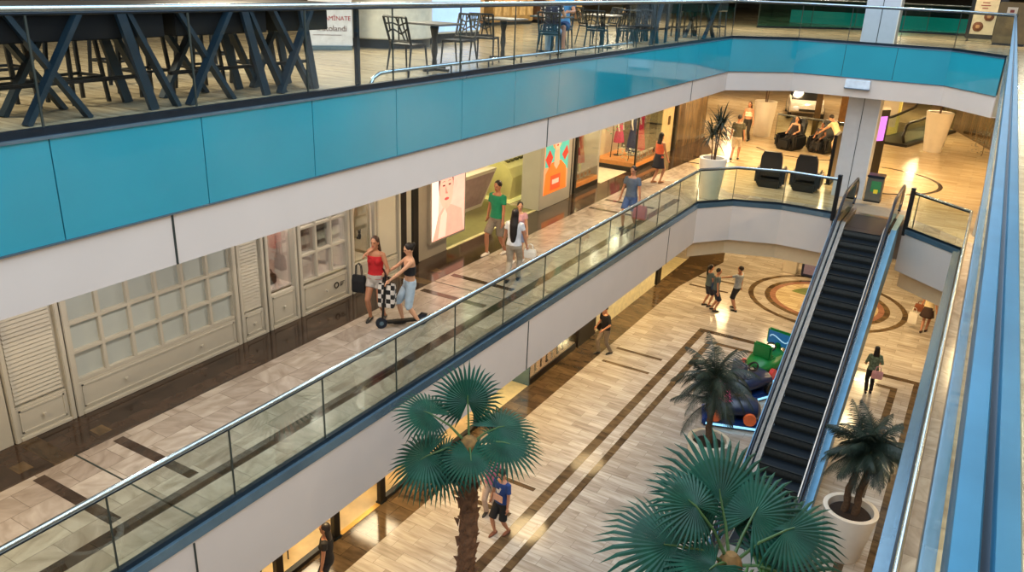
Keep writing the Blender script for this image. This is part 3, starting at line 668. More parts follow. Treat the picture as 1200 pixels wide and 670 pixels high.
# kiosk totem with purple screen
t = thing('screen_totem', 'tall black totem with glowing purple screen and pale rim behind the column', 'screen', (-3.25, 30.9, L1), .95)
MB().bbox(-.45,.45,-.1,.1,0,2.7,.04).build('totem_body', M_WHT, t); MB().bbox(-.4,.4,-.12,-.1,.1,2.62,.01).build('front_glass', M_BLK, t)
MB().box(-.3,.3,-.125,-.12,1.55,2.4).build('screen', em('b06ad8',1.0), t)
MB().bbox(-.5,.5,-.2,.2,0,.05,.01).build('base', M_BLK, t)
t = thing('partition_panel', 'slim black upright panel left of the column on the middle floor', 'panel', (-4.35, 30.2, L1))
MB().bbox(-.06,.06,-.5,.5,0,1.75,.01).build('panel', M_BLK, t); MB().bbox(-.1,.1,-.55,.55,0,.04,.01).build('base', M_DKMET, t)
# planters
def pot(name, label, loc, h=1.1, r0=.36, r1=.52, m=None, sub=.12):
    t = thing(name, label, 'planter', loc)
    MB().lathe([(0,0),(r0,0),(r0+.01,.02),(r1,h-.02),(r1,h),(r1-.02,h+.01),(r1-.1,h),(r1-.11,h-.06),(r1-.13,h-sub-.05),(0,h-sub-.05)], 36).build('pot', m or M_WHT, t, smooth=True)
    MB().lathe([(0,h-sub-.04),(r1-.12,h-sub-.04),(r1-.16,h-sub),(.1,h-sub+.02),(0,h-sub+.02)], 28).build('soil', M_SOIL, t, smooth=True)
    return t
def strap(mb, base, az, el, L, w, droop, n=6, rnd=random):
    pts = []; p = Vector(base); d = Vector((math.cos(az)*math.cos(el), math.sin(az)*math.cos(el), math.sin(el)))
    side = Vector((-math.sin(az), math.cos(az), 0)); vs = []
    for k in range(n+1):
        f = k/n; ww = w*(math.sin(PI*min(1, f*.85+.12)))*(1-f*.3) if f < 1 else .002
        vs += [p-side*ww/2, p+Vector((0,0,-.15*ww)), p+side*ww/2]
        p = p+d*(L/n); d = (d+Vector((0,0,-droop/n))).normalized()
    mb.add(vs, [(3*k+j, 3*k+j+1, 3*k+4+j, 3*k+3+j) for k in range(n) for j in (0,1)])
def dracaena(label, loc, canes, h, seed, R=.55, m=None):
    t = thing('dracaena_plant', label, 'plant', loc); rnd = random.Random(seed)
    for (cx, cy, hh) in canes:
        MB().tube([(cx*.3,cy*.3,0),(cx*.6,cy*.6,hh*.5),(cx,cy,hh)], [.026,.022,.018], 8).build('stem', M_BARK2, t, smooth=True)
        mb = MB()
        for k in range(46):
            strap(mb, (cx,cy,hh-.35*rnd.random()), rnd.uniform(0,2*PI), rnd.uniform(-.2,1.45), R*rnd.uniform(.7,1.15), .055, rnd.uniform(.8,2.0), rnd=rnd)
        mb.build('foliage', m or M_FERN, t)
    return t
pot('planter', 'white tapered planter at the corner of the middle railing, holding a spiky plant', (-7.22,25.15,L1), 1.3, .3, .44)
dracaena('spiky dark plant with two thin stems in the planter at the railing corner', (-7.22,25.15,L1+1.15), [(.12,.05,1.35),(-.12,-.1,1.05),(.0,.1,1.2)], 1.6, 3, .72)
pot('planter', 'large cream planter with cane plant further back on the middle floor, near the far woman', (-8.8,37.9,L1), 1.6, .36, .5)
dracaena('cane plant with bare stems in the far cream planter, cut off by the fascia', (-8.8,37.9,L1+1.45), [(.12,0,1.15),(-.1,.1,1.25),(0,-.12,1.2)], 1.9, 5, .5)
pot('planter', 'large cream flared planter standing alone at the right of the far middle floor', (-1.75,39.6,L1), 1.7, .36, .55)
dracaena('plant stems rising from the planter at the far right of the middle floor', (-1.75,39.6,L1+1.55), [(.02,0,1.05),(-.08,.04,1.15)], 1.9, 8, .42)
t = shrub('small wiry plant on the middle floor beside the dark brown shop wall', .15, 40.0, L1, 1.0, 11, M_FERN, .5, .1)
# pinnate palms in the ground floor pots
def frond(mb, base, az, el, L, droop, rnd, nl=22, lw=.32):
    p = Vector(base); d = Vector((math.cos(az)*math.cos(el), math.sin(az)*math.cos(el), math.sin(el))); pts = [p.copy()]
    for k in range(nl):
        p = p+d*(L/nl); d = (d+Vector((0,0,-droop/nl))).normalized(); pts.append(p.copy())
    mb.tube(pts, [.012-.009*k/nl for k in range(nl+1)], 5)
    for k in range(2, nl+1):
        f = k/nl; t_ = (pts[k]-pts[k-1]).normalized(); s = Vector((-math.sin(az), math.cos(az), 0))
        ll = lw*math.sin(PI*min(1, .2+f*.75))
        for sg in (-1, 1):
            for j in (0, .5):
                b = pts[k]-t_*(L/nl)*j
                dd = (s*sg*.85+t_*.75+Vector((0,0,-.25-rnd.random()*.35))).normalized()*ll*rnd.uniform(.8,1.1)
                w = t_*.009
                mb.add([b-w, b+w, b+dd*.6+w*.8+Vector((0,0,-.02)), b+dd+Vector((0,0,-.06)), b+dd*.6-w*.8+Vector((0,0,-.02))], [(0,1,2,3,4)])
def feather_palm(label, loc, trunks, seed):
    t = thing('feather_palm', label, 'palm', loc); rnd = random.Random(seed)
    for (bx, by, tx, ty, h, r, nf, fl) in trunks:
        n = 14; pts = [(bx+(tx-bx)*k/n+.02*math.sin(k), by+(ty-by)*k/n, h*k/n) for k in range(n+1)]
        MB().tube(pts, [r*(1+.18*(k % 2))*(1-.2*k/n) for k in range(n+1)], 10).build('trunk', M_BARK2, t, smooth=True)
        for k in range(nf):
            mb = MB(); el = 1.35-1.75*(k/nf)**.9
            frond(mb, (tx,ty,h-.12*(k/nf)), 2.4*k+rnd.uniform(-.2,.2), el, fl*rnd.uniform(.8,1.1), 1.35+rnd.uniform(-.3,.5), rnd)
            mb.build('frond', M_FERN, t)
    return t
pot('planter', 'white planter with feather palm left of the escalator foot on ground floor', (-4.15,17.25,0), 1.0, .36, .52)
feather_palm('feather palm with single trunk and drooping dark fronds left of the escalator', (-4.15,17.25,.86), [(0,0,-.1,.1,1.8,.075,32,1.15),(0,0,-.12,.08,1.15,.07,9,1.0)], 4)
pot('planter', 'large white planter with two palm trunks right of the escalator foot', (-.68,16.0,0), 1.18, .36, .56)
feather_palm('feather palm with two slender trunks right of the escalator', (-.68,16.0,1.05), [(-.13,0,-.05,.1,1.55,.07,26,.95),(.08,-.02,.17,.1,1.65,.07,26,.95)], 9)
# fan palms in front
CAMYAW = math.radians(29.88)
def fan_leaf(t, crown, az, el, pl, R, tilt, roll=0, m=None, n=38, spread=2.75):
    # az measured to the picture's right and away; el up; the leaf's plane tilts from the stalk by tilt
    a = az+CAMYAW
    u = Vector((math.cos(a)*math.cos(el), math.sin(a)*math.cos(el), math.sin(el)))
    s = Vector((-math.sin(a), math.cos(a), 0))
    b = Vector(crown); h = b+u*pl+Vector((0,0,-.08*pl))
    mid = b+u*pl*.5+Vector((0,0,.05*pl))
    lf = MB(); e2 = el-tilt
    U = Vector((math.cos(a)*math.cos(e2), math.sin(a)*math.cos(e2), math.sin(e2))); S = (s*math.cos(roll)+U.cross(s)*math.sin(roll)); N = U.cross(S)
    if N.z < 0: N = -N
    rnd = random.Random(int(az*97+el*31+pl*1000))
    def P(th, r, lift):
        x, y = r*math.cos(th), r*math.sin(th)
        return h+U*x+S*y+N*(lift-.10*abs(math.sin(th))*r-.16*r*r/R)
    rf = .52*R; dth = 2*spread/n
    for k in range(n):
        th = -spread+dth*(k+.5); L = R*(1-.28*(abs(th)/spread)**2)*rnd.uniform(.94,1.04); rk = min(rf*(1-.15*(abs(th)/spread)), L*.7)
        a0, a1 = th-dth/2, th+dth/2
        m0 = h+U*.0
        q = .012
        tip = P(th, L, 0)+Vector((0,0,-.10*R*rnd.uniform(.3,1.3)))
        r2 = rk+(L-rk)*.5
        lf.add([h, P(a0, rk, 0), P(th, rk, q), P(a1, rk, 0), P(th-dth*.26, r2, -.002), P(th, r2, q*.6), P(th+dth*.26, r2, -.002), tip],
               [(0,1,2),(0,2,3),(1,4,5,2),(2,5,6,3),(4,7,5),(5,7,6)])
    o = lf.build('fan_leaf', m or M_FAN, t)
    mb = MB(); mb.tube([b, mid, h, h+U*.1], [.022,.016,.012,.006], 6); mb.build('petiole', M_PET, o, smooth=True)
def fan_palm(label, loc, h, r, leaves, seed):
    t = thing('fan_palm', label, 'palm', loc); rnd = random.Random(seed)
    n = 40; pts = [(.03*math.sin(k*.3), .02*math.cos(k*.4), h*k/n) for k in range(n+1)]
    rings = []
    for k in range(n+1):
        rr = r*(1.25-.3*min(1, k/8))*(1+.13*(k % 2))
        rings.append([(pts[k][0]+rr*(1+.12*math.sin(5*a+k*2.1))*math.cos(a), pts[k][1]+rr*(1+.12*math.sin(5*a+k*2.1))*math.sin(a), pts[k][2]) for a in [2*PI*i/20 for i in range(20)]])
    mb = MB().loft(rings)
    for k in range(70):
        a = 2.4*k; z = h*(.12+.86*k/70); c = (r*.98*math.cos(a), r*.98*math.sin(a), z); o = .075
        mb.add([(c[0]-.06*math.sin(a),c[1]+.06*math.cos(a),z),(c[0]+.06*math.sin(a),c[1]-.06*math.cos(a),z),(c[0]+o*math.cos(a),c[1]+o*math.sin(a),z+.12),(c[0]*.9,c[1]*.9,z+.1)], [(0,1,2),(0,2,3),(1,3,2)])
    mb.build('trunk', M_BARK, t)
    MB().ell((0,0,h), (r*1.15,r*1.15,.22)).build('crown_heart', mat('crown_fibre','7a5a2e',.8,var=.4,scale=12), t, smooth=True)
    for L in leaves:
        fan_leaf(t, (0,0,h+.05), *L)
    return t
D = math.radians
pot('planter', 'white planter of the tall fan palm at the bottom of the picture', (-5.4,8.35,0), .9, .4, .6)
fan_palm('tall fan palm with shaggy brown trunk standing before the navy shirted man', (-5.4,8.35,.75), 4.25, .1350,
  [(D(100),D(66),.68,.62,D(-8)), (D(172),D(42),.78,.56,D(25),-.35), (D(196),D(-4),.62,.68,D(25),-.35), (D(278),D(12),.3,.56,D(32)),
   (D(24),D(30),.52,.66,D(30),.3), (D(-6),D(18),.52,.64,D(28),.3), (D(215),D(-14),.42,.6,D(35),-.2)], 2)
pot('planter', 'white planter of the fan palm that stands before the escalator foot', (-1.28,7.0,0), .9, .4, .6)
fan_palm('fan palm with wide spread leaves in front of the escalator foot, closest to camera', (-1.28,7.0,.75), 5.0, .12,
  [(D(98),D(52),.72,.82,0), (D(160),D(58),.8,.56,D(25),-.3), (D(186),D(28),.72,.8,D(18),-.35), (D(225),D(34),.4,.62,D(30),-.3), (D(48),D(52),.62,.66,D(20),.3),
   (D(14),D(36),.72,.64,D(22),.3), (D(-12),D(8),.52,.86,D(18),.35), (D(-42),D(-8),.48,.8,D(25),.3,M_FAN2), (D(270),D(-15),.36,.6,D(25),0,M_FAN2)], 6)
# ------------------------------------------------------------------ ground floor shops
M_WOOD = mat('honey_wood_floor', 'd2b98c', .35, var=.2, scale=2)
sbox('floor_5', M_WOOD, -16, -10.05, -6, 17, 0, .006); sbox('floor_6', mat('cream_shop_floor','d8cba0',.3), -16, -10.05, 17, 33, 0, .006)
sbox('wall_ground_back', mat('honey_wall','c79f5c',.6), -16.2, -16, -6, 45, 0, 3.66)
def sill(nm, y0, y1, m=M_BLK, h=.1): sbox(nm, m, -10.12, -10.0, y0, y1, 0, h)
sill('trim_60', 7.5, 10.35); sill('trim_61', 12.0, 15.9); sill('trim_62', 10.4, 12.0, mat('brass_sill','c79a4a',.3,.6), .012)
for k, (y, lb) in enumerate(((8.75,'black shopfront post at the bottom left of the picture'),(10.38,'black shopfront post beside the brass door sill'),(11.9,'black shopfront post left of the chairs in the yellow lit shop'),(15.9,'black shopfront post hidden by the tall fan palm'))):
    t = thing('shopfront_post', lb, 'post', (-10.06,y,0)); MB().bbox(-.06,.06,-.09,.09,0,3.66,.01).build('post', M_BLK, t); MB().bbox(-.08,.08,-.11,.11,0,.05,.008).build('foot', M_DKMET, t)
M_CHRM = mat('chair_white_metal','e6e0d0',.3,.3)
def cafe_chair(label, x, y, rz, z=0.006, m=None):
    t = thing('shell_chair', label, 'chair', (x,y,z), rz)
    MB().bbox(-.23,.23,-.22,.22,.42,.47,.02).build('seat', m or M_CHAIRB, t)
    mb = MB(); mb.loft([[(-.22,-.2,.46),(.22,-.2,.46),(.22,-.17,.46),(-.22,-.17,.46)],[(-.23,-.27,.66),(.23,-.27,.66),(.23,-.24,.66),(-.23,-.24,.66)],[(-.18,-.3,.85),(.18,-.3,.85),(.18,-.27,.85),(-.18,-.27,.85)]]); mb.build('backrest', m or M_CHAIRB, t)
    for sx in (-1,1):
        for sy in (-1,1): MB().tube([(.18*sx,.17*sy,.42),(.23*sx,.22*sy,0)], [.015,.011], 8).build('leg', M_CHRM, t)
    return t
cafe_chair('black chair with white legs inside the lit ground floor shop, below the fascia', -11.1, 10.0, .6)
cafe_chair('black chair beside the post in the yellow lit shop', -10.9, 12.35, 2.0)
cafe_chair('black chair further inside the yellow lit shop', -10.8, 13.5, -1.2)
t = thing('shop_table', 'small round cream table in the yellow lit ground floor shop', 'table', (-11.2,13.0,.006))
MB().lathe([(0,.7),(.45,.7),(.46,.72),(.45,.74),(0,.74)], 28).build('tabletop', M_WHT, t, smooth=True); MB().tube([(0,0,.02),(0,0,.7)], .03).build('pedestal', M_CHRM, t); MB().lathe([(0,0),(.25,0),(.24,.025),(0,.025)], 24).build('base', M_CHRM, t)
t = thing('shop_sign', 'small pale green sign board in the ground floor shop at the bottom left', 'sign', (-10.5, 9.05, 0.006), -.3)
MB().bbox(-.02,.02,-.35,.35,.7,1.15,.008).build('sign_panel', em('bfe0a8',.35), t)
for s in (-.3,.3): MB().tube([(0,s,0),(0,s,.72)], .015).build('leg', M_DKMET, t)
MB().box(.021,.024,-.22,.22,.88,.95).build('panel_stripe', mat('sign_stripe','e9f0dc',.5), t)
# lit window with black lettering base
t = thing('display_window', 'lit ground floor shop window with red figure and pale letters over a black base', 'shop window', (-10.05,18.75,0))
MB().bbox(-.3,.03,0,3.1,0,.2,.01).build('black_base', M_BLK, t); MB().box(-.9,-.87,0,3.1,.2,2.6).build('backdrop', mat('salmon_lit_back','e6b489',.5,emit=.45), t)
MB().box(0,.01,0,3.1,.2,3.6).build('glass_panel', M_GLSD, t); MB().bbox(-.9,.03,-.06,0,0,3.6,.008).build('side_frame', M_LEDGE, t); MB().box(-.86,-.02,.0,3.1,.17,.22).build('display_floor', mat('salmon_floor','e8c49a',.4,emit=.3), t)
M_LET = mat('letter_dark','3a2a22',.5)
mb = MB(); mb.loft([[(.0,-.3,.0),(.03,-.3,0),(.03,.3,0),(0,.3,0)],[(0,-.42,.25),(.03,-.42,.25),(.03,.5,.2),(0,.5,.2)],[(0,-.2,.45),(.03,-.2,.45),(.03,.3,.5),(0,.3,.5)],[(0,.0,.6),(.03,.0,.6),(.03,.15,.6),(0,.15,.6)]])
mb.build('red_figure', mat('red_figure','d0313a',.4,emit=.4), t, loc=(-.5,1.7,.55))
for k in range(7):
    mb = MB(); h = .3+.08*((k*5) % 3)
    mb.bbox(-.015,.015,-.03,.03,0,h,.004)
    if k % 2: mb.bbox(-.015,.015,-.09,.03,h-.06,h,.004)
    else: mb.bbox(-.015,.015,-.03,.09,0,.06,.004)
    mb.build('letter_shape', M_LET if k % 3 else M_WHT, t, loc=(-.1,.55+.36*k,.22))
sbox('trim_63', M_BLK, -10.6, -10.0, 21.95, 23.3, 0, 3.66)
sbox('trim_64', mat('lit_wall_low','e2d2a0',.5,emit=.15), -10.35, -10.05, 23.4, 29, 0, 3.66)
sbox('trim_65', M_BLK, -10.1, -9.98, 29.1, 29.5, 0, 3.66)
t = thing('notice_panel', 'small grey notice on the lit ground floor wall near the far corner', 'sign', (-10.04,27.2,1.35)); MB().bbox(0,.03,-.35,.35,0,.4,.008).build('panel', M_LEDGE, t); MB().box(.03,.034,-.28,.28,.06,.34).build('sheet', M_FROST, t)
# far ground objects
t = thing('storage_box', 'white box on the ground floor by the escalator, beneath the far fascia', 'box', (-5.85,34.2,0)); MB().bbox(-.28,.28,-.25,.25,0,.85,.02).build('box_body', M_WHT, t); MB().bbox(-.3,.3,-.27,.27,.85,.9,.01).build('lid', M_WHT, t)
t = thing('kiosk_cabinet', 'dark navy kiosk cabinet beside the white box beneath the far fascia', 'cabinet', (-4.75,34.2,0)); MB().bbox(-.6,.6,-.35,.35,.05,1.0,.02).build('cabinet_body', cloth('272a48'), t); MB().bbox(-.63,.63,-.38,.38,1.0,1.05,.01).build('top', M_BLK, t); MB().box(-.55,.55,-.3,.3,0,.05).build('plinth', M_BLK, t); MB().box(-.5,-.05,-.36,-.352,.15,.9).build('door_panel', cloth('8f86b0'), t)
# kiddie rides
def ride(label, x, y, rz, body, acc, third, screen, z=0):
    t = thing('kiddie_ride', label, 'kiddie ride', (x,y,z), rz)
    mb = MB(); mb.bbox(-.5,.5,-.85,.75,0,.22,.05); mb.build('base', M_RIDEB, t)
    for s in (-1, 1): MB().box(s*.5-.005,s*.5+.005,-.75,.65,.06,.13).build('light_strip', em('8fd0f0',1.2), t)
    mb = MB()
    mb.loft([[(w*math.cos(a)*.5,y0,z0+hh*math.sin(a)) for a in [2*PI*i/16 for i in range(16)]] for y0,w,z0,hh in ((-.8,.45,.45,.12),(-.7,.8,.5,.22),(-.3,.95,.55,.27),(.2,.95,.52,.25),(.55,.8,.5,.22),(.7,.5,.48,.14))]); mb.build('car_body', body, t, smooth=True)
    MB().bbox(-.3,.3,.0,.3,.62,.8,.05).build('seat', acc, t); MB().bbox(-.3,.3,.25,.38,.7,1.2,.05).build('seat_back', acc, t)
    for sx in (-1,1):
        for yy in (-.5,.42): MB().tube([(sx*.42,yy,.36),(sx*.54,yy,.36)], .17, 16).build('wheel', third, t)
    mb = MB(); ring(mb, (0,0), .12, .16, -.02, .02); w = mb.build('steering_wheel', M_BLK, t, loc=(0,-.22,.92)); w.rotation_euler = (-.7,0,0)
    MB().tube([(0,-.4,.72),(0,-.22,.92)], .02).build('steering_column', M_BLK, t)
    if screen:
        MB().bbox(-.09,.09,-.82,-.68,.4,.9,.03).build('screen_post', acc, t)
        MB().bbox(-.42,.42,-.86,-.72,.75,1.3,.05).build('screen_housing', acc, t); MB().box(-.36,.36,-.72,-.715,.8,1.24).build('screen', em('22608f',.35), t)
        MB().tube([(.3*math.cos(PI*k/8),-.71,1.03+.08*math.sin(PI*k/8*2)) for k in range(9)], .02, 6).build('screen_swoosh', em('a8cfe0',.4), t)
    return t
M_RIDEB = mat('ride_navy','173a7a',.3,var=.15)
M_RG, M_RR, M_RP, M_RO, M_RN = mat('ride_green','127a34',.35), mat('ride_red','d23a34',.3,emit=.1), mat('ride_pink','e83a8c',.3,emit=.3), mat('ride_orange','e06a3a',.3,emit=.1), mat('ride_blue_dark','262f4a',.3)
ride('green kiddie racing ride with blue screen, left of the escalator', -4.3, 23.6, 2.9, M_RG, M_RG, M_RR, True)
ride('dark blue kiddie car ride with grey seat, second from the green ride with screen', -4.45, 21.9, 2.6, M_RN, mat('ride_grey','565a6a',.4), M_BLK, False)
ride('navy kiddie car ride with pink seat and orange wheels, behind the feather palm', -4.4, 20.2, 1.9, M_RN, M_RP, M_RO, False)
# ------------------------------------------------------------------ massage chairs, car, far railing on the middle floor
M_LEA = mat('black_leather','12161c',.35,var=.2,bump=.1)
def massage(label, x, y, rz):
    t = thing('massage_chair', label, 'massage chair', (x,y,L1), rz)
    MB().bbox(-.38,.38,-.5,.5,0,.32,.05).build('base', M_BLK, t); MB().bbox(-.28,.28,-.2,.45,.32,.5,.06).build('seat', M_LEA, t, smooth=True)
    mb = MB(); mb.loft([[(-w,y0,z),(w,y0,z),(w,y0+.2,z),(-w,y0+.2,z)] for w,y0,z in ((.3,-.4,.4),(.36,-.5,.75),(.34,-.6,1.1),(.27,-.64,1.28))]); mb.build('backrest', M_LEA, t)
    MB().bbox(-.2,.2,-.52,-.4,1.02,1.24,.05).build('head_cushion', M_LEA, t, smooth=True)
    for s in (-1,1): MB().bbox(s*.4-.1,s*.4+.1,-.45,.5,.1,.66,.07).build('armrest', M_LEA, t, smooth=True)
    MB().bbox(-.27,.27,.45,.62,.12,.48,.05).build('leg_rest', M_LEA, t, smooth=True)
    return t
massage('black massage chair behind the far railing, left of its neighbour, seen from behind', -6.0, 28.2, .1)
massage('black massage chair behind the far railing next to the column, seen from behind', -4.85, 28.4, .05)
massage('black massage chair further back, occupied by a woman', -7.0, 35.6, PI-.3)
massage('black massage chair further back next to the leaning man in cream', -5.75, 35.9, PI-.3)
balustrade('glass_balustrade', 'glass balustrade with steel handrail behind the massage chairs at the far end', [(-8.1,37.5),(-5.0,36.9),(-4.4,35.6)], L1, M_GLS, 1.15, .035, 37.5, step=1.8)
t = thing('parked_car', 'white car on show behind the far glass balustrade', 'car', (-8.6,46.0,L1), PI/2+.25)
M_CARW = mat('car_white','e9e6df',.2,coat=.5)
car = MB()
secs = [(-2.1,.55,.78,.5,.62),(-1.9,.4,.85,.74,.74),(-1.2,.3,.9,.92,.8),(-.6,.28,.92,1.0,.82),(.4,.28,.92,1.0,.82),(1.2,.3,.9,.95,.8),(1.9,.38,.85,.86,.74),(2.1,.5,.76,.7,.62)]
car.loft([[(x,-w,zb),(x,w,zb),(x,w*1.02,(zb+zt)/2),(x,w*.93,zt),(x,-w*.93,zt),(x,-w*1.02,(zb+zt)/2)] for x,zb,w,zt,_ in secs]); car.build('car_body', M_CARW, t, smooth=True)
MB().loft([[(-1.0,-.78,.95),(1.6,-.78,.95),(1.6,.78,.95),(-1.0,.78,.95)],[(-.25,-.62,1.45),(1.2,-.62,1.45),(1.2,.62,1.45),(-.25,.62,1.45)]]).build('windows', mat('car_window','10161c',.08), t)
MB().bbox(-.28,1.23,-.64,.64,1.44,1.5,.02).build('car_roof', M_CARW, t, smooth=True)
for x in (-1.3,1.3):
    for s in (-1,1): MB().tube([(x,s*.72,.32),(x,s*.92,.32)], .32, 20).build('wheel', M_BLK, t, smooth=True)
for s in (-1,1): MB().ell((-2.02,s*.55,.68),(.08,.16,.07)).build('headlight', em('f4f2e8',.4), t, smooth=True)
MB().box(-2.13,-2.08,-.4,.4,.5,.62).build('grille', M_BLK, t)
t = thing('timber_crate', 'brown wooden cabinet behind the far balustrade, right of the white car', 'cabinet', (-5.6,44.5,L1)); MB().bbox(-.9,.9,-.5,.5,.1,1.5,.03).build('body', mat('brown_wood','7a5426',.5,var=.25), t); MB().box(-.85,.85,-.45,.45,0,.1).build('plinth', M_BLK, t); MB().bbox(-.95,.95,-.55,.55,1.5,1.56,.01).build('top', mat('brown_wood','7a5426'), t)
t = thing('water_cooler', 'pale blue water bottle standing right of the brown cabinet', 'bottle', (-4.55,44.2,L1)); MB().lathe([(0,0),(.2,0),(.2,1.0),(.18,1.05),(.18,1.5),(.08,1.65),(.06,1.75),(0,1.75)],20).build('bottle', mat('water_blue','a8cfe8',.2), t, smooth=True); MB().lathe([(.21,.0),(.21,.9),(.205,.9),(.205,0)],20).build('stand', M_WHT, t)
t = thing('support_post', 'tall dark post standing behind the massage chairs at the far balustrade', 'post', (-6.55,38.2,L1)); MB().bbox(-.12,.12,-.12,.12,0,3.1,.015).build('post', M_DB, t); MB().bbox(-.2,.2,-.2,.2,0,.05,.01).build('base_plate', M_DKMET, t)
# second escalator far right
t = thing('escalator_balustrade', 'far glass escalator side with curved black handrail beside the cream planter', 'escalator', (-3.75,41.6,L1), -.25)
mb = MB(); mb.loft([[(-.01,y,.1),(.01,y,.1),(.01,y,z),(-.01,y,z)] for y,z in ((-1.6,.75),(-1.3,1.0),(0,1.0),(2.5,1.2),(5,2.4))]); mb.build('glass_side', M_GLS, t)
MB().tube([(0,-1.5,.2),(0,-1.75,.5),(0,-1.6,.9),(0,-1.3,1.05),(0,0,1.05),(0,2.5,1.25),(0,5,2.45)], .06, 10).build('handrail', M_BLK, t, smooth=True)
MB().bbox(-.2,1.4,-1.6,5,0,.12,.02).build('base_deck', M_BLK, t)
mb = MB(); mb.loft([[(1.19,y,.1),(1.21,y,.1),(1.21,y,z),(1.19,y,z)] for y,z in ((-1.6,.75),(-1.3,1.0),(0,1.0),(2.5,1.2),(5,2.4))]); mb.build('glass_side', M_GLS, t)
MB().tube([(1.2,-1.5,.2),(1.2,-1.75,.5),(1.2,-1.6,.9),(1.2,-1.3,1.05),(1.2,0,1.05),(1.2,2.5,1.25),(1.2,5,2.45)], .06, 10).build('handrail', M_BLK, t, smooth=True)
MB().bbox(-.35,-.2,-2.0,-1.75,0,1.7,.02).build('warm_upright', mat('copper_panel','d9a070',.4), t); MB().bbox(-.4,-.1,-2.1,-2.0,1.5,1.9,.02).build('sign_plate', mat('pink_plate','c99a88',.4), t)
t = thing('yellow_display', 'yellow lit display behind the purple screen totem', 'display', (-4.2,43.0,L1)); MB().bbox(-.6,.6,-.3,.3,0,2.4,.05).build('display_body', mat('yellow_lit','d8c66a',.4,emit=.25), t); MB().box(-.5,.5,-.31,-.3,.4,2.2).build('shelf_front', M_WHT, t)
# ------------------------------------------------------------------ food court furniture on the top floor
def high_table(label, x, y0, ln, kind, h=1.08, group=None):
    t = thing('high_table', label, 'table', (x,y0,L2), 0, group)
    MB().bbox(-.75,.05,-.1,ln+.1,h-.05,h,.012).build('tabletop', M_CHAIRB, t)
    MB().bbox(-.7,-.06,0,ln,h-.34,h-.05,.01).build('apron', mat('apron_black','05070c',.7,spec=.2), t)
    for (xa) in (0, -.62):
        dy = 0 if xa == 0 else .12
        for n_, (a, b) in enumerate(kind):
            xb = xa-.05*(n_ % 2)
            mb = MB(); mb.bar((xb,a[0]+dy,a[1]),(xb,b[0]+dy,b[1]),.1,.05); mb.build('leg', M_TEALTBL, t)
    MB().bbox(-.36,-.3,.05,ln-.05,.3,.34,.01).build('foot_rest', M_BLK, t)
    return t
H = 1.0
X = lambda c, w: [((c-w,0),(c+w,H)), ((c+w,0),(c-w,H))]
V = lambda c: [((c+.22,0),(c-.05,H)), ((c+.55,0),(c+.06,H))]
high_table('dark teal high table with crossed legs, first from the left picture edge', -7.75, 4.1, 1.75, X(.42,.33)+V(1.25))
high_table('dark teal high table with crossed legs, second from the left picture edge', -7.75, 6.0, 1.3, X(.35,.33)+V(.95))
high_table('dark teal high table with crossed legs standing left of the white juice sign', -7.75, 7.52, .85, X(.17,.3)+[((.5,0),(.32,H))])
high_table('dark teal high table at the left picture edge, mostly cut off', -7.75, 2.2, 1.75, X(.42,.33)+V(1.15))
def bar_stool(label, x, y, rz, grp=None):
    t = thing('bar_stool', label, 'bar stool', (x,y,L2), rz, grp)
    MB().bbox(-.2,.2,-.19,.19,.73,.77,.012).build('seat', M_SEATW, t)
    for sx in (-1,1):
        for sy in (-1,1): MB().bar((.17*sx,.16*sy,.74),(.22*sx,.21*sy,0),.035,.035).build('leg', M_CHAIRB, t)
    mb = MB()
    for a, b in (((-.2,-.19,.28),(.2,-.19,.28)),((-.2,.19,.28),(.2,.19,.28)),((-.2,-.19,.28),(-.2,.19,.28)),((.2,-.19,.28),(.2,.19,.28))): mb.bar(a,b,.03,.03)
    mb.build('foot_ring', M_CHAIRB, t)
    MB().loft([[(-.2,-.21,.77),(.2,-.21,.77),(.2,-.18,.77),(-.2,-.18,.77)],[(-.21,-.25,1.05),(.21,-.25,1.05),(.21,-.22,1.05),(-.21,-.22,1.05)]]).build('backrest', M_CHAIRB, t)
    return t
SG = 'dark bar stools along the left high tables'
st0 = bar_stool('black bar stool with pale wooden seat tucked at the left high tables', -8.75, 3.0, PI/2, SG)
for k, (x, y, r) in enumerate(((-8.75,3.75,PI/2),(-8.8,4.6,PI/2),(-8.75,5.35,PI/2+.1),(-8.8,6.25,PI/2),(-8.75,7.0,PI/2-.1),(-8.7,7.85,PI/2),(-9.9,5.2,-PI/2),(-9.9,6.6,-PI/2),(-9.9,8.2,-PI/2+.2))): dup(st0, (x,y,L2), r)
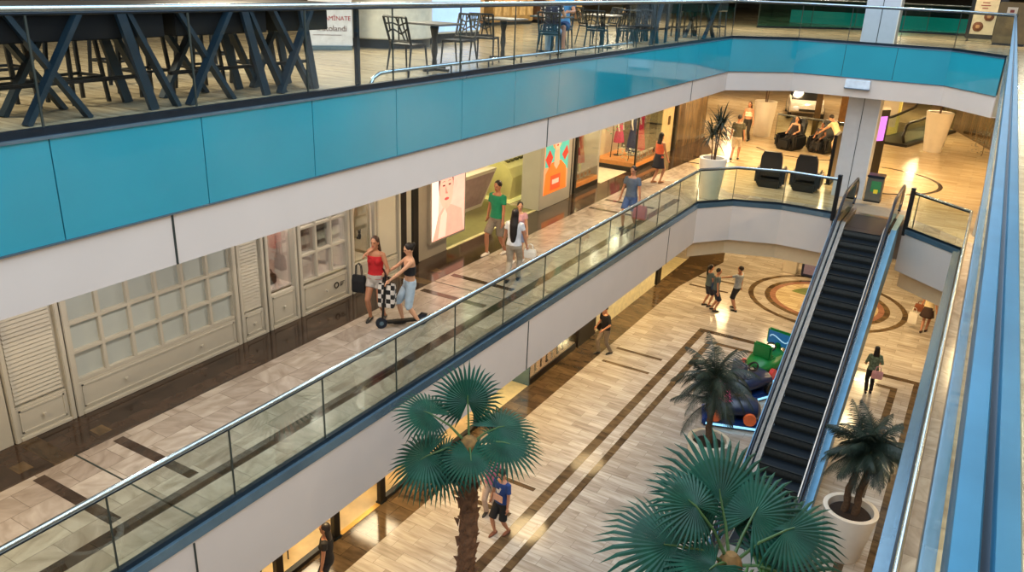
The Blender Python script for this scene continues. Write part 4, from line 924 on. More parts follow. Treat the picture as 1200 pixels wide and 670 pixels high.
def net_chair(label, x, y, rz, grp=None):
    t = thing('net_back_chair', label, 'chair', (x,y,L2), rz, grp)
    MB().bbox(-.21,.21,-.2,.22,.43,.46,.012).build('seat', M_CHAIRB, t)
    mb = MB(); zt = .86
    P_ = lambda u, v: (u*(.2+.015*v), -.2-.13*v, .5+.36*v)
    for a, b in (((-1,0),(-1,1)),((1,0),(1,1)),((-1,1),(1,1)),((-1,0),(1,0)),((-.6,0),(-.2,1)),((-.1,0),(.35,1)),((.5,0),(.1,1)),((-1,.35),(-.4,.5)),((-.4,.5),(.3,.3)),((.3,.3),(1,.55)),((-.3,.75),(.25,.65)),((.25,.65),(1,.8)),((-1,.7),(-.3,.75)),((.8,0),(.7,.5)),((-.7,.45),(-.6,1)),((.65,.5),(.6,1))):
        mb.tube([P_(*a), P_(*b)], .013 if abs(a[0]) < 1 or abs(b[0]) < 1 else .02, 6)
    mb.build('backrest', M_CHAIRB, t)
    for s in (-1,1):
        MB().tube([(s*.2,-.24,.6),(s*.2,-.18,.45),(s*.22,-.27,0)], [.016,.018,.012], 8).build('leg', M_CHAIRB, t)
        MB().tube([(s*.19,.19,.45),(s*.21,.23,0)], [.018,.012], 8).build('leg', M_CHAIRB, t)
    return t
def bistro_table(label, x, y, rz=0, m=None):
    t = thing('bistro_table', label, 'table', (x,y,L2), rz)
    MB().bbox(-.35,.35,-.35,.35,.72,.75,.01).build('tabletop', m or mat('grey_wood_top','6f6862',.4,var=.2), t)
    MB().lathe([(.05,.72),(.075,.68),(.04,.5),(.055,.3),(.035,.2),(.05,.03),(.0,.03)][::-1], 16).build('pedestal', M_CHAIRB, t, smooth=True)
    mb = MB(); mb.bar((-.28,0,.02),(.28,0,.02),.06,.04); mb.bar((0,-.28,.02),(0,.28,.02),.06,.04); mb.build('base', M_CHAIRB, t)
    return t
net_chair('black net backed chair facing right at the grey table left of the pillar post', -8.0, 10.35, 0)
bistro_table('small square table between two black net backed chairs', -8.0, 11.05)
net_chair('black net backed chair facing left, right of the small square table', -8.0, 11.75, PI)
net_chair('black net backed chair with its back to the railing, left of the empty table', -8.1, 12.75, .3)
bistro_table('empty square table right of the third net backed chair', -8.3, 13.7, 0)
net_chair('black chair of the woman in the dotted top', -7.95, 14.95, .35)
bistro_table('table of the seated couple on the top floor', -8.35, 15.75, 0, mat('teal_grey_top','4c5f66',.4))
net_chair('black chair of the man in blue on the top floor', -8.55, 16.6, PI+.3)
net_chair('black chair with its back to the railing, right of the seated couple', -7.95, 17.2, .2)
bistro_table('pale topped table right of the seated couple', -8.2, 18.0, 0, mat('pale_top','b09c86',.4))
CG = 'dark chairs crowded behind the upper railing right of the seated couple'
c0 = net_chair('dark chair in the crowded row behind the upper railing', -7.9, 18.8, .5, CG)
for x, y, r in ((-8.7,19.3,2.6),(-7.9,19.9,.2),(-8.8,18.6,-.6),(-9.3,17.6,1.2)): dup(c0, (x,y,L2), r)
high_table('dark teal high table with thick legs behind the upper railing, middle of the picture', -7.8, 20.0, 2.4, X(.45,.3)+[((1.2,0),(1.2,H)),((2.2,0),(2.1,H))])
high_table('dark high table with thin crossed legs at the far corner of the food court', -7.6, 23.6, 1.6, X(.75,.55))
s2 = bar_stool('dark bar stool at the far high tables of the food court', -8.6, 20.5, PI/2, 'bar stools at the far high tables')
for x, y in ((-8.6,21.2),(-8.6,21.9),(-8.5,23.9),(-8.4,24.7),(-7.9,25.6),(-7.9,26.2),(-9.4,22.6)): dup(s2, (x,y,L2), PI/2 if x < -8 else .3)
# the juice bar
M_JW = mat('juice_bar_white','d8d4c4',.35)
t = thing('juice_counter', 'rounded cream juice bar counter with dark plinth and pale blue lit panel', 'counter', (-11.6,14.2,L2))
MB().lathe([(0,.18),(1.0,.18),(1.02,.2),(1.02,1.25),(0,1.25)], 40).build('round_body', M_JW, t, smooth=True)
MB().lathe([(0,0),(.97,0),(.97,.18),(0,.18)], 40).build('plinth', M_DKMET, t, smooth=True)
MB().lathe([(0,1.25),(1.06,1.25),(1.06,1.3),(0,1.3)], 40).build('countertop', M_DKMET, t, smooth=True)
MB().bbox(-.9,.45,.9,3.1,.2,1.25,.02).build('straight_body', M_JW, t); MB().box(.45,.47,1.0,3.05,.25,1.1).build('lit_panel', em('a9c8f2',.85), t); MB().box(-.85,.42,.9,3.1,0,.2).build('straight_plinth', M_DKMET, t)
MB().bbox(-.95,.5,.9,3.15,1.25,1.3,.01).build('straight_top', M_DKMET, t)
t = thing('juice_sign', 'white panel sign with red and brown juice lettering, left of the round counter', 'sign', (-11.4,12.3,L2), math.radians(52))
MB().bbox(-.42,.42,-.02,.02,.08,1.5,.01).build('sign_panel', mat('sign_offwhite','cfd0d2',.4), t)
MB().bbox(-.4,.4,-.06,.06,0,.08,.01).build('foot', M_LEDGE, t)
text('\u0130 V\u0130TAM\u0130NATE', .115, t, mat('sign_red','a0222e',.5), (0,-.024,.56), (PI/2,0,0))
text('frutolandi', .15, t, mat('sign_brown','5d3a34',.5), (.02,-.024,.36), (PI/2,0,0))
MB().box(-.35,.2,-.024,-.02,.28,.29).build('underline', mat('sign_brown','5d3a34'), t)
# food counters at the back
for k, (y, h, l, lb) in enumerate(((19.5,'8a5a30',2.6,'warm brown food counter at the back of the food court beyond the net chairs'),(22.6,'a07a44',2.6,'amber lit food counter at the back of the food court, further right'),(26,'6a4630',3.0,'dark brown food counter at the far back of the food court'))):
    t = thing('food_counter', lb, 'counter', (-14.5,y,L2)); MB().bbox(-.4,.4,0,l,.1,1.15,.02).build('counter_body', mat('counter_'+h,h,.4,var=.3,scale=5), t); MB().bbox(-.45,.45,-.05,l+.05,1.15,1.2,.01).build('countertop', M_BLK, t); MB().box(-.35,.35,.02,l-.02,0,.1).build('plinth', M_BLK, t)
    mb = MB()
    for j in range(5): mb.box(.401,.41,.1+l/5*j,.1+l/5*j+l/7,.3,1.0)
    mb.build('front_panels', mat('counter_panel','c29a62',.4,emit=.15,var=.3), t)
# far gallery of the top floor
balustrade('glass_balustrade', 'far gallery balustrade with teal tinted glass at the back of the top floor', [(-8.5,33.2),(-5.5,37.0),(-.2,38.2),(3,37.2)], L2, M_GLST, 1.1, .035, 33.2, step=2.6)
sbox('wall_gallery', M_TEALD, -9, 4, 41.0, 41.3, L2-1.2, L2+.55)
t = thing('pavement_sign', 'black framed menu board with pictures of two brown cookies on cream', 'sign', (-.75,33.6,L2), -.12)
MB().bbox(-.55,.55,-.05,.05,.1,1.65,.02).build('board_frame', M_BLK, t)
pm = MB().box(-.42,.3,-.06,-.05,.25,1.4).build('menu_panel', mat('menu_cream','d6c7a4',.5), t)
for (x, z, r) in ((-.2,.5,.17),(.08,.85,.16)):
    mb = MB(); mb.ell((x,-.065,z),(r,.02,r),20,8); mb.build('cookie_picture', mat('cookie_brown','6e4024',.6,var=.4), pm, smooth=True)
    mb = MB(); mb.ell((x,-.085,z),(r*.4,.01,r*.4),14,6); mb.build('cookie_center', mat('cookie_cream','b98a5a',.6), pm, smooth=True)
for k, w in enumerate((.22,.3,.18)): MB().box(-.1-w/2,-.1+w/2,-.064,-.06,1.28-.09*k,1.31-.09*k).build('menu_line', mat('menu_red','8a3a34'), pm)
mb = MB(); mb.ell((.0,0,1.68),(.16,.04,.12),16,8); mb.build('crest', M_BLK, t, smooth=True)
MB().bar((-.4,-.051,1.53),(.42,-.051,1.53),.008,.05).build('header_strip', M_WHT, t)
for s in (-.45,.45): MB().bar((s,-.2,0),(s,.2,0),.06,.06).build('leg', M_BLK, t); MB().bar((s,0,0),(s,0,.2),.05,.05).build('leg', M_BLK, t)
t = thing('service_cabinet', 'brown cabinet with small white notice right of the menu board', 'cabinet', (.1,32.6,L2), -.1)
MB().bbox(-.5,.5,-.3,.3,.06,1.35,.02).build('cabinet_body', mat('kraft_brown','7d6a45',.5), t); MB().box(-.47,.47,-.28,.28,0,.06).build('plinth', M_BLK, t); MB().box(-.25,.05,-.306,-.3,.95,1.2).build('notice', M_WHT, t); MB().box(-.16,-.04,-.31,-.306,1.03,1.12).build('notice_mark', mat('menu_red'  ,'8a3a34'), t)
# ------------------------------------------------------------------ people
JOBS = []
def ik(a, b, l1, l2, pole):
    a, b = Vector(a), Vector(b); d = b-a; L = min(d.length, (l1+l2)*.999); dn = d.normalized()
    x = (l1*l1-l2*l2+L*L)/(2*L); h = math.sqrt(max(0, l1*l1-x*x))
    p = Vector(pole); p = (p-dn*p.dot(dn)); p = p.normalized() if p.length > 1e-6 else Vector((0,1,0))
    return a+dn*x+p*h, a+dn*L
SKIN_D = dict(
 body=[(.80,.10,.09),(.86,.165,.115),(.93,.172,.12),(1.0,.155,.108),(1.08,.142,.1),(1.18,.152,.11),(1.30,.168,.116),(1.38,.172,.106),(1.43,.145,.09),(1.47,.075,.07),(1.50,.056,.058),(1.56,.054,.058)])
def person(label, x, y, z, H, face, skin=None, female=False, hair='short', hairm=None, top='tee', topm=None, bottom='shorts', botm=None, shoem=None,
           feet=None, hands=None, lean=0, pelvis=None, turn=0, look=0, sleeve=.45, leglen=.5, poles=None, group=None, shirt_hem=.9):
    s = H/1.75; skin = skin or M_SKIN; hairm = hairm or M_HAIR; shoem = shoem or M_BLK
    t = thing('person', label, 'person', (x,y,z), face, group)
    W = .9 if female else 1.0
    pz = .93 if pelvis is None else pelvis; dz = pz-.93
    Rl = Matrix.Rotation(-lean, 4, 'X'); piv = Vector((0,0,.93))
    def tr(p):  # torso space -> figure space
        q = Vector(p)
        q = piv+(Rl @ (q-piv)) if q.z > .9 else q
        return q+Vector((0,0,dz))
    def ell_ring(zz, rx, ry, n=16, yo=0, inf=0):
        return [tr(((rx*W*(1 if zz > 1.2 else 1/W*.98)+inf)*math.cos(a), yo+(ry+inf)*math.sin(a), zz)) for a in [2*PI*i/n for i in range(n)]]
    feet = feet or ((.1,.05,0),(-.1,-.05,0))
    hands = hands or ((.27,.06,.82),(-.27,.06,.82))
    hips = [tr((sx*.09,0,.88)) for sx in (1,-1)]
    sh = [tr((sx*.178*W,0,1.41)) for sx in (1,-1)]
    body = MB()
    body.loft([ell_ring(*r) for r in SKIN_D['body']])
    if female:
        for sx in (1,-1): c = tr((sx*.07,.085,1.27)); body.ell(c, (.06,.05,.06), 10, 7)
    hc = tr((0,.015,1.64)); HM = Matrix.Translation(hc) @ Rl @ Matrix.Rotation(turn, 4, 'Z') @ Matrix.Rotation(look, 4, 'X')
    def hp(*p): return HM @ Vector(p)
    hd = MB(); hd.M = HM
    hd.ell((0,0,.01),(.076,.096,.112),14,10); hd.ell((0,.03,-.065),(.054,.066,.062),12,8)
    hd.ell((0,.098,-.015),(.014,.022,.024),8,6); hd.ell((0,.09,.03),(.045,.012,.012),8,6)
    for sx in (1,-1): hd.ell((sx*.077,-.005,-.012),(.012,.022,.032),8,6)
    body.add(hd.v, hd.f)
    knees, ank = [], []
    for i, sx in enumerate((1,-1)):
        f = Vector(feet[i]); an = f+Vector((0,-.03,.085)); an.z = f.z+.085
        k, an = ik(hips[i], an, .44, .42, (sx*.05,1,0)); knees.append(k); ank.append(an)
        hp0 = hips[i]; c1 = hp0.lerp(k,.45); c2 = k.lerp(an,.35)
        body.tube([hp0+Vector((0,0,.06)), hp0, c1, k, c2, k.lerp(an,.8), an, an+Vector((0,.0,-.05))], [.07,.09,.077,.054,.056,.038,.036,.04], 12)
        body.tube([an+Vector((0,-.03,-.05)), an+Vector((0,.06,-.055)), an+Vector((0,.17,-.065))], [.034,.036,.026], 8)
    handmb = MB(); armp = []
    for i, sx in enumerate((1,-1)):
        h = Vector(hands[i]); pl = (poles[i] if poles else (sx*.5,-1,-.3))
        if h.length < 50: pass
        e, w = ik(sh[i], h, .29, .255, pl); armp.append((sh[i], e, w))
        body.tube([sh[i]+Vector((-sx*.05,0,.0)), sh[i], sh[i].lerp(e,.5), e, e.lerp(w,.35), w, w+(w-e).normalized()*.04], [.06,.053,.046,.037,.038,.025,.024], 10)
        d = (w-e).normalized(); side = d.cross(Vector((0,0,1))) if abs(d.z) < .9 else Vector((0,1,0))
        side = (side-d*side.dot(d)).normalized(); nn = d.cross(side).normalized()
        handmb.tube([w-d*.01, w+d*.03, w+d*.075, w+d*.09], [.022,.032,.036,.03], 8)
        for k in range(4):
            o = side*(-.024+.016*k); ln = (.07,.08,.075,.058)[k]; b = w+d*.082+o
            handmb.tube([b, b+d*ln*.5+nn*.006, b+d*ln*.85+nn*.022, b+d*ln+nn*.034], [.0085,.008,.0075,.006], 6)
        b = w+d*.03-side*.026
        handmb.tube([b, b-side*.03+d*.025, b-side*.036+d*.06+nn*.012], [.011,.01,.008], 6)
    JOBS.append(dict(mb=body, name='body', mats=[skin,M_EYE,M_LIP], par=t, vox=.0125, s=s, extra=handmb, HM=HM.inverted()))
    def job(mb, name, m, vox=.014): JOBS.append(dict(mb=mb, name=name, mats=[m], par=t, vox=vox, s=s))
    # clothes
    R = SKIN_D['body']
    def torso_cloth(z0, z1, inf, armcover):
        mb = MB(); rs = [r for r in R if z0 <= r[0] <= z1]
        lo = [q for q in R if q[0] < z0][-1:] or [R[0]]
        rings = [ell_ring(z0, max(.165, rs[0][1])+.006, max(.112, rs[0][2])+.004, inf=inf)]+[ell_ring(*r, inf=inf) for r in rs if r[0] > z0+.02]
        mb.loft(rings)
        if female and z1 > 1.27:
            for sx in (1,-1): mb.ell(tr((sx*.07,.09,1.27)), (.066,.055,.066), 10, 7)
        if armcover > 0:
            for i, sx in enumerate((1,-1)):
                a, e, w = armp[i]; L = armcover
                if L <= 1: pts = [a+Vector((-sx*.05,0,0)), a, a.lerp(e, L*.6), a.lerp(e, L)]; rr = [.068,.066,.064,.066]
                else: pts = [a+Vector((-sx*.05,0,0)), a, e, e.lerp(w, L-1)]; rr = [.068,.064,.05,.042]
                mb.tube(pts, rr, 10)
        return mb
    if top == 'tee': job(torso_cloth(shirt_hem, 1.46, .017, sleeve), 'shirt', topm)
    elif top == 'tank': job(torso_cloth(shirt_hem, 1.39, .014, 0), 'tank_top', topm)
    elif top == 'band': job(torso_cloth(1.12, 1.36, .014, 0), 'bandeau_top', topm)
    if bottom in ('shorts', 'trousers'):
        mb = MB(); mb.loft([ell_ring(r[0], r[1]+.004, r[2]+.004, inf=.012) for r in R if .8 <= r[0] <= 1.03])
        for i in range(2):
            h, k, a = hips[i], knees[i], ank[i]
            if bottom == 'shorts':
                if leglen <= 1: pts = [h+Vector((0,0,.05)), h, h.lerp(k, leglen*.6), h.lerp(k, leglen)]; rr = [.085,.104,.1,.098]
                else: pts = [h+Vector((0,0,.05)), h, h.lerp(k,.6), k, k.lerp(a, leglen-1)]; rr = [.085,.104,.094,.08,.078]
            else: pts = [h+Vector((0,0,.05)), h, h.lerp(k,.5), k, k.lerp(a,.5), a+Vector((0,0,.0))]; rr = [.085,.104,.09,.072,.068,.062]
            mb.tube(pts, rr, 12)
        job(mb, bottom, botm)
    elif bottom in ('skirt', 'dress'):
        zt = 1.04 if bottom == 'skirt' else 1.12; zb = leglen; rings = []
        c = (ank[0]+ank[1])/2
        for k in range(8):
            f = k/7; zz = zt+(zb-zt)*f
            rings.append([tr((( .158+.085*f)*(1+.05*f*math.sin(6*a))*math.cos(a), (.118+.1*f)*(1+.05*f*math.sin(6*a+1))*math.sin(a), zz)) for a in [2*PI*i/28 for i in range(28)]])
        mb = MB(); mb.loft(rings); JOBS.append(dict(mb=mb, name='skirt', mats=[botm], par=t, vox=0, s=s))
    # shoes
    for i in range(2):
        a = ank[i]; mb = MB()
        fz = a.z-.085
        mb.loft([[(a.x+rx*math.cos(q), a.y+yy, fz+max(0, zz*.5+zz*.5*math.sin(q))) for q in [2*PI*j/10 for j in range(10)]] for yy, rx, zz in ((-.07,.02,.05),(-.055,.038,.085),(.0,.042,.09),(.07,.046,.075),(.13,.044,.06),(.18,.03,.045),(.2,.012,.03))])
        JOBS.append(dict(mb=mb, name='shoe', mats=[shoem], par=t, vox=0, s=s))
    if hair != 'none':
        hb = MB(); hb.M = HM
        hb.ell((0,-.02,.035),(.087,.1,.102),14,10)
        if hair in ('long','pony','xlong'): hb.ell((0,-.05,.0),(.084,.07,.1),12,8)
        hb2 = MB(); hb2.add(hb.v, hb.f)
        if hair == 'long':
            hb2.loft([[tuple(hp(rx*math.cos(q), yy+ry*math.sin(q), zz)) for q in [2*PI*j/14 for j in range(14)]] for zz,rx,ry,yy in ((.06,.08,.06,-.04),(-.04,.092,.06,-.045),(-.12,.1,.055,-.06),(-.22,.105,.045,-.085),(-.32,.085,.035,-.09),(-.38,.04,.02,-.09))])
        if hair == 'xlong':
            hb2.loft([[tuple(hp(rx*math.cos(q), yy+ry*math.sin(q), zz)) for q in [2*PI*j/14 for j in range(14)]] for zz,rx,ry,yy in ((.06,.08,.06,-.04),(-.04,.092,.06,-.045),(-.14,.1,.055,-.07),(-.25,.1,.045,-.11),(-.45,.09,.04,-.125),(-.62,.06,.03,-.12),(-.72,.02,.02,-.11))])
        if hair == 'pony':
            hb2.tube([hp(0,-.09,.06), hp(0,-.15,.03), hp(0,-.17,-.1), hp(0,-.15,-.25), hp(0,-.14,-.34)], [.035,.04,.042,.035,.012], 10)
        if hair == 'bun': hb2.ell(hp(0,-.11,.06), (.05,.05,.05), 10, 7)
        job(hb2, 'hair', hairm, .011)
    return t, tr, armp
def finish_people():
    fonts = [o for o in bpy.data.objects if o.type == 'FONT']
    for j in JOBS:
        me = j['mb'].mesh(j['name'], j['mats'])
        o = bpy.data.objects.new(j['name'], me); C.objects.link(o); j['o'] = o
        if j['vox']:
            m = o.modifiers.new('r', 'REMESH'); m.mode = 'VOXEL'; m.voxel_size = j['vox']
            m2 = o.modifiers.new('s', 'SMOOTH'); m2.iterations = 3; m2.factor = .5
    bpy.context.view_layer.update(); dg = bpy.context.evaluated_depsgraph_get()
    for j in JOBS:
        o = j['o']
        if j['vox']:
            me = bpy.data.meshes.new_from_object(o.evaluated_get(dg)); j['me'] = me
    for o in fonts:
        me = bpy.data.meshes.new_from_object(o.evaluated_get(dg)); n = bpy.data.objects.new(o.name, me); C.objects.link(n)
        n.parent = o.parent; n.location = o.location.copy(); n.rotation_euler = o.rotation_euler.copy(); bpy.data.objects.remove(o)
    for j in JOBS:
        o = j['o']; o.modifiers.clear()
        if j['vox']:
            old = o.data; o.data = j['me']; o.data.name = j['name']; bpy.data.meshes.remove(old)
            me = o.data; me.materials.clear()
            for m in j['mats']: me.materials.append(m)
        me = o.data
        if j.get('extra'):
            bm = bmesh.new(); bm.from_mesh(me)
            for f in bm.faces:
                f.material_index = 0; c = j['HM'] @ f.calc_center_median()
                if c.y > .05:
                    if abs(abs(c.x)-.033) < .016 and abs(c.z-.012) < .01: f.material_index = 1
                    elif abs(c.x) < .026 and abs(c.z+.063) < .011: f.material_index = 2
            e = j['extra']; vs = [bm.verts.new(v) for v in e.v]
            for f in e.f: bm.faces.new([vs[i] for i in f])
            bmesh.ops.recalc_face_normals(bm, faces=bm.faces[:]); bm.to_mesh(me); bm.free()
        else:
            bm = bmesh.new(); bm.from_mesh(me); bmesh.ops.recalc_face_normals(bm, faces=bm.faces[:]); bm.to_mesh(me); bm.free()
        me.transform(Matrix.Scale(j['s'], 4))
        for p in me.polygons: p.use_smooth = True
        o.parent = j['par']
def facing(deg): return math.radians(deg)   # 0 = away from the camera, 180 = towards it
def bag(name, label, loc, w, d, h, m, rz=0, handle=.2, hm=None, strap=False):
    t = thing(name, label, 'bag', loc, rz)
    mb = MB(); mb.loft([[(-w*k/2,-d*k2/2,z),(w*k/2,-d*k2/2,z),(w*k/2,d*k2/2,z),(-w*k/2,d*k2/2,z)] for k,k2,z in ((.9,.9,0),(1,1,.04),(1,.9,h*.7),(.95,.5,h))]); mb.build('bag_body', m, t)
    for s in (-1,1): MB().tube([(-w*.25,s*d*.2,h-.02),(-w*.2,s*d*.15,h+handle*.8),(0,s*d*.1,h+handle),(w*.2,s*d*.15,h+handle*.8),(w*.25,s*d*.2,h-.02)], .01, 6).build('handle', hm or m, t, smooth=True)
    return t
def W_(root, p):  # world place of a point in a figure's own space
    return Matrix.Translation(root.location) @ Matrix.Rotation(root.rotation_euler.z, 4, 'Z') @ Vector(p)
c = cloth
# middle floor
p, tr, _ = person('woman in red tank top and pale denim shorts, hand at her chin', -9.52, 11.25, L1, 1.72, facing(195), female=True, hair='long', hairm=M_HAIRB, top='tank', topm=c('c02028'), bottom='shorts', botm=c('b9b3ac'), leglen=.42,
  feet=((.1,.1,0),(-.12,-.08,0)), hands=((.08,.14,1.46),(-.3,.2,.95)))
q = bag('backpack', 'black backpack hanging from the arm of the woman in red', W_(p,(.32,.08,.58)), .26, .14, .34, c('15171c'), facing(195), .25)
def checker():
    m = bpy.data.materials.new('checker_cloth'); m.use_nodes = True; nt = m.node_tree; ck = nt.nodes.new('ShaderNodeTexChecker'); ck.inputs['Scale'].default_value = 11
    g = nt.nodes.new('ShaderNodeTexCoord'); nt.links.new(g.outputs['Object'], ck.inputs['Vector']); ck.inputs[1].default_value = lin('e0d8d0'); ck.inputs[2].default_value = lin('17171b')
    nt.links.new(ck.outputs[0], nt.nodes['Principled BSDF'].inputs['Base Color']); return m
bag('checkered_bag', 'black and white checkered bag held between the woman in red and the scooter', W_(p,(-.33,.22,.42)), .32, .16, .48, checker(), facing(200), .14, M_BLK)
p, tr, _ = person('woman in black bandeau top and light blue knee shorts pushing a scooter', -8.85, 11.45, L1, 1.66, facing(140), skin=M_SKIN2, female=True, hair='bun', top='band', topm=c('15151a'), bottom='shorts', botm=c('a9bccb'), leglen=1.1,
  feet=((.1,.16,0),(-.1,-.14,0)), hands=((.26,.42,1.08),(-.2,.45,1.08)), look=-.3)
t = thing('kick_scooter', 'black kick scooter pushed by the woman in black top', 'scooter', (-9.18,10.98,L1), facing(140))
MB().bbox(-.07,.07,-.75,-.1,.1,.14,.015).build('deck', M_BLK, t); MB().tube([(0,-.02,.14),(0,-.06,.6),(0,-.1,1.1)], .024, 10).build('stem', M_BLK, t)
MB().tube([(-.24,-.1,1.12),(.24,-.1,1.12)], .018, 8).build('handlebar', M_BLK, t)
for yy in (0,-.8): w = MB().tube([(-.025,yy,.11),(.025,yy,.11)], .11, 20).build('wheel', M_RUB, t, smooth=True); MB().tube([(-.028,yy,.11),(.028,yy,.11)], .045, 12).build('hub', M_LEDGE, w)
MB().tube([(0,-.7,.14),(0,-.8,.24),(0,-.9,.2)], .025, 8).build('rear_fender', M_BLK, t)
p, _, _ = person('man in green polo shirt and grey shorts walking towards the camera', -9.72, 16.05, L1, 1.86, facing(172), hair='short', top='tee', topm=c('1a8a66'), bottom='shorts', botm=c('8b8378'), shoem=M_WHT, leglen=.9, sleeve=.6,
  feet=((.12,.22,0),(-.1,-.2,0)), hands=((.3,-.02,.84),(-.28,.14,.86)), look=-.15)
person('girl in pink top walking beside the man in green', -9.0, 15.9, L1, 1.5, facing(190), skin=M_SKIN2, female=True, hair='pony', top='tee', topm=c('e2a9ae'), bottom='shorts', botm=c('7a86a4'), leglen=.6, sleeve=.4, shoem=M_WHT, feet=((.1,.1,0),(-.1,-.12,0)), turn=.5)
p, _, _ = person('woman with very long black hair in white top and beige trousers behind the glass', -8.45, 14.72, L1, 1.68, facing(15), female=True, hair='xlong', top='tee', topm=c('d9dbe0'), bottom='trousers', botm=c('a89c8a'), sleeve=.5, feet=((.1,.14,0),(-.1,-.14,0)), hands=((.3,.08,.84),(-.27,.05,.84)))
bag('handbag', 'small white handbag carried by the woman with very long black hair', W_(p,(.36,.08,.58)), .26, .1, .2, M_WHT, facing(15), .12)
p, _, _ = person('man in grey blue polo shirt and blue shorts walking towards the camera', -7.98, 20.3, L1, 1.74, facing(178), hair='short', top='tee', topm=c('566274'), bottom='shorts', botm=c('465c86'), leglen=.85, sleeve=.6, shoem=M_DKMET, feet=((.1,.2,0),(-.1,-.18,0)), hands=((.3,.05,.83),(-.3,.05,.82)), look=-.2)
bag('shopping_bag', 'dark red shopping bag carried by the man in grey blue polo shirt', W_(p,(-.34,.07,.33)), .36, .14, .38, c('a8434a'), facing(178), .12, M_BLK)
person('woman in orange sleeveless top and short black skirt, seen from behind', -9.3, 25.9, L1, 1.72, facing(-25), female=True, hair='long', top='tank', topm=c('e0653f'), bottom='skirt', botm=c('22222c'), leglen=.55, shoem=c('a8754e'), feet=((.08,.1,0),(-.08,-.1,0)), hands=((.24,.16,.9),(-.25,.02,.84)))
p, _, _ = person('man in dark olive tee shirt and pale shorts near the corner planter, seen from behind', -8.27, 31.7, L1, 1.76, facing(5), hair='short', top='tee', topm=c('4f4a38'), bottom='shorts', botm=c('d9c3a4'), leglen=.9, sleeve=.7, feet=((.11,.15,0),(-.11,-.12,0)))
person('woman with long dark hair in short white top, walking beyond the man in olive', -9.05, 36.1, L1, 1.72, facing(175), female=True, hair='long', hairm=M_HAIRB, top='band', topm=c('e6d2b8'), bottom='trousers', botm=c('2a2622'), feet=((.1,.12,0),(-.1,-.1,0)))
person('person in black with white shoes at the far end of the shop row', -13.2, 41.7, L1, 1.78, facing(175), hair='short', top='tee', topm=c('15161a'), bottom='trousers', botm=c('15161a'), shoem=M_WHT)
person('woman in dark clothes sitting in the far massage chair', -6.95, 35.75, L1, 1.68, facing(165), skin=M_SKIN2, female=True, hair='long', hairm=M_HAIRB, top='tank', topm=c('2a2022'), bottom='trousers', botm=c('1e1a1c'), pelvis=.6, lean=-.2, feet=((.14,.62,0.05),(-.14,.62,0.05)), hands=((.2,.25,.75),(-.2,.25,.75)))
person('man in cream tee shirt and shorts bending over the far massage chair', -5.05, 34.95, L1, 1.8, facing(75), skin=M_SKIN2, hair='short', top='tee', topm=c('e2c79c'), bottom='shorts', botm=c('d9be96'), leglen=.9, sleeve=.6, shoem=M_WHT, lean=.55, feet=((.12,.1,0),(-.12,-.15,0)), hands=((.2,.75,.95),(-.15,.72,.9)))
person('child in black and white shirt sitting in the far massage chair beside the bending man', -5.85, 35.75, L1, 1.45, facing(165), hair='short', top='tee', topm=c('4a4848'), bottom='trousers', botm=c('1e1a1c'), pelvis=.68, lean=-.1, feet=((.14,.6,0.1),(-.14,.6,0.1)), hands=((.2,.25,.8),(-.2,.25,.8)))
# ground floor
p, _, _ = person('person in black top and grey trousers at the dark shop entrance on the ground floor', -9.1, 22.05, 0, 1.72, facing(150), hair='short', top='tee', topm=c('16161a'), bottom='trousers', botm=c('8a7a68'), sleeve=.8, lean=.12, shoem=M_BLK, feet=((.1,.18,0),(-.1,-.18,0)), hands=((.25,.2,.95),(-.2,.26,1.0)))
bag('shoulder_bag', 'black bag carried by the person at the dark shop entrance', W_(p,(.3,-.05,.7)), .34, .14, .26, M_BLK, facing(150), .2)
person('woman with dark hair in navy shorts and grey top, back half hidden by her companion', -7.62, 28.15, 0, 1.66, facing(-40), female=True, hair='pony', top='tee', topm=c('5a6a70'), bottom='shorts', botm=c('2a2c3a'), leglen=.9, sleeve=.5, feet=((.1,.05,0),(-.1,-.05,0)))
p, _, _ = person('woman in teal grey top and navy shorts facing the man in grey', -7.25, 27.85, 0, 1.68, facing(-70), female=True, hair='short', top='tee', topm=c('4a5a62'), bottom='shorts', botm=c('23283a'), leglen=1.0, sleeve=.6, feet=((.1,.05,0),(-.1,-.05,0)))
bag('shoulder_bag', 'blue denim bag on the back of the woman facing the man in grey', W_(p,(-.28,-.1,.78)), .3, .12, .3, c('34507c'), facing(-70), .2)
person('man in pale grey tee shirt and black shorts gesturing with one arm', -6.62, 28.4, 0, 1.76, facing(75), hair='short', top='tee', topm=c('9fa4a8'), bottom='shorts', botm=c('1d1d20'), leglen=.95, sleeve=.6, feet=((.14,.1,0),(-.14,-.1,0)), hands=((.25,-.02,.85),(-.22,.5,1.2)), lean=-.06)
p, _, _ = person('woman in grey green patterned top and black trousers standing by the escalator', -1.3, 24.3, 0, 1.55, facing(15), female=True, hair='long', top='tee', topm=mat('camo_cloth','6a7a62',.8,var=.5,scale=16), bottom='trousers', botm=c('1a1a1d'), sleeve=1.2, feet=((.08,.03,0),(-.08,-.03,0)), hands=((.2,.22,1.05),(-.2,.25,1.0)))
bag('shoulder_bag', 'pink bag at the hip of the woman in grey green top', W_(p,(.1,-.24,.62)), .3, .1, .24, c('d39a9a'), facing(15), .16)
p, _, _ = person('person in cream top and dark skirt beneath the right fascia, head hidden', -.3, 30.5, 0, 1.7, facing(-10), female=True, hair='long', top='tee', topm=c('e3cda0'), bottom='skirt', botm=c('3a2620'), leglen=.62, sleeve=.3, shoem=c('3a2620'), feet=((.05,.12,0),(-.05,-.12,0)), hands=((.28,.05,.85),(-.28,.05,.85)))
bag('handbag', 'brown handbag of the person in cream top', W_(p,(-.3,.02,.72)), .32, .14, .26, c('7a3f22'), facing(-10), .12)
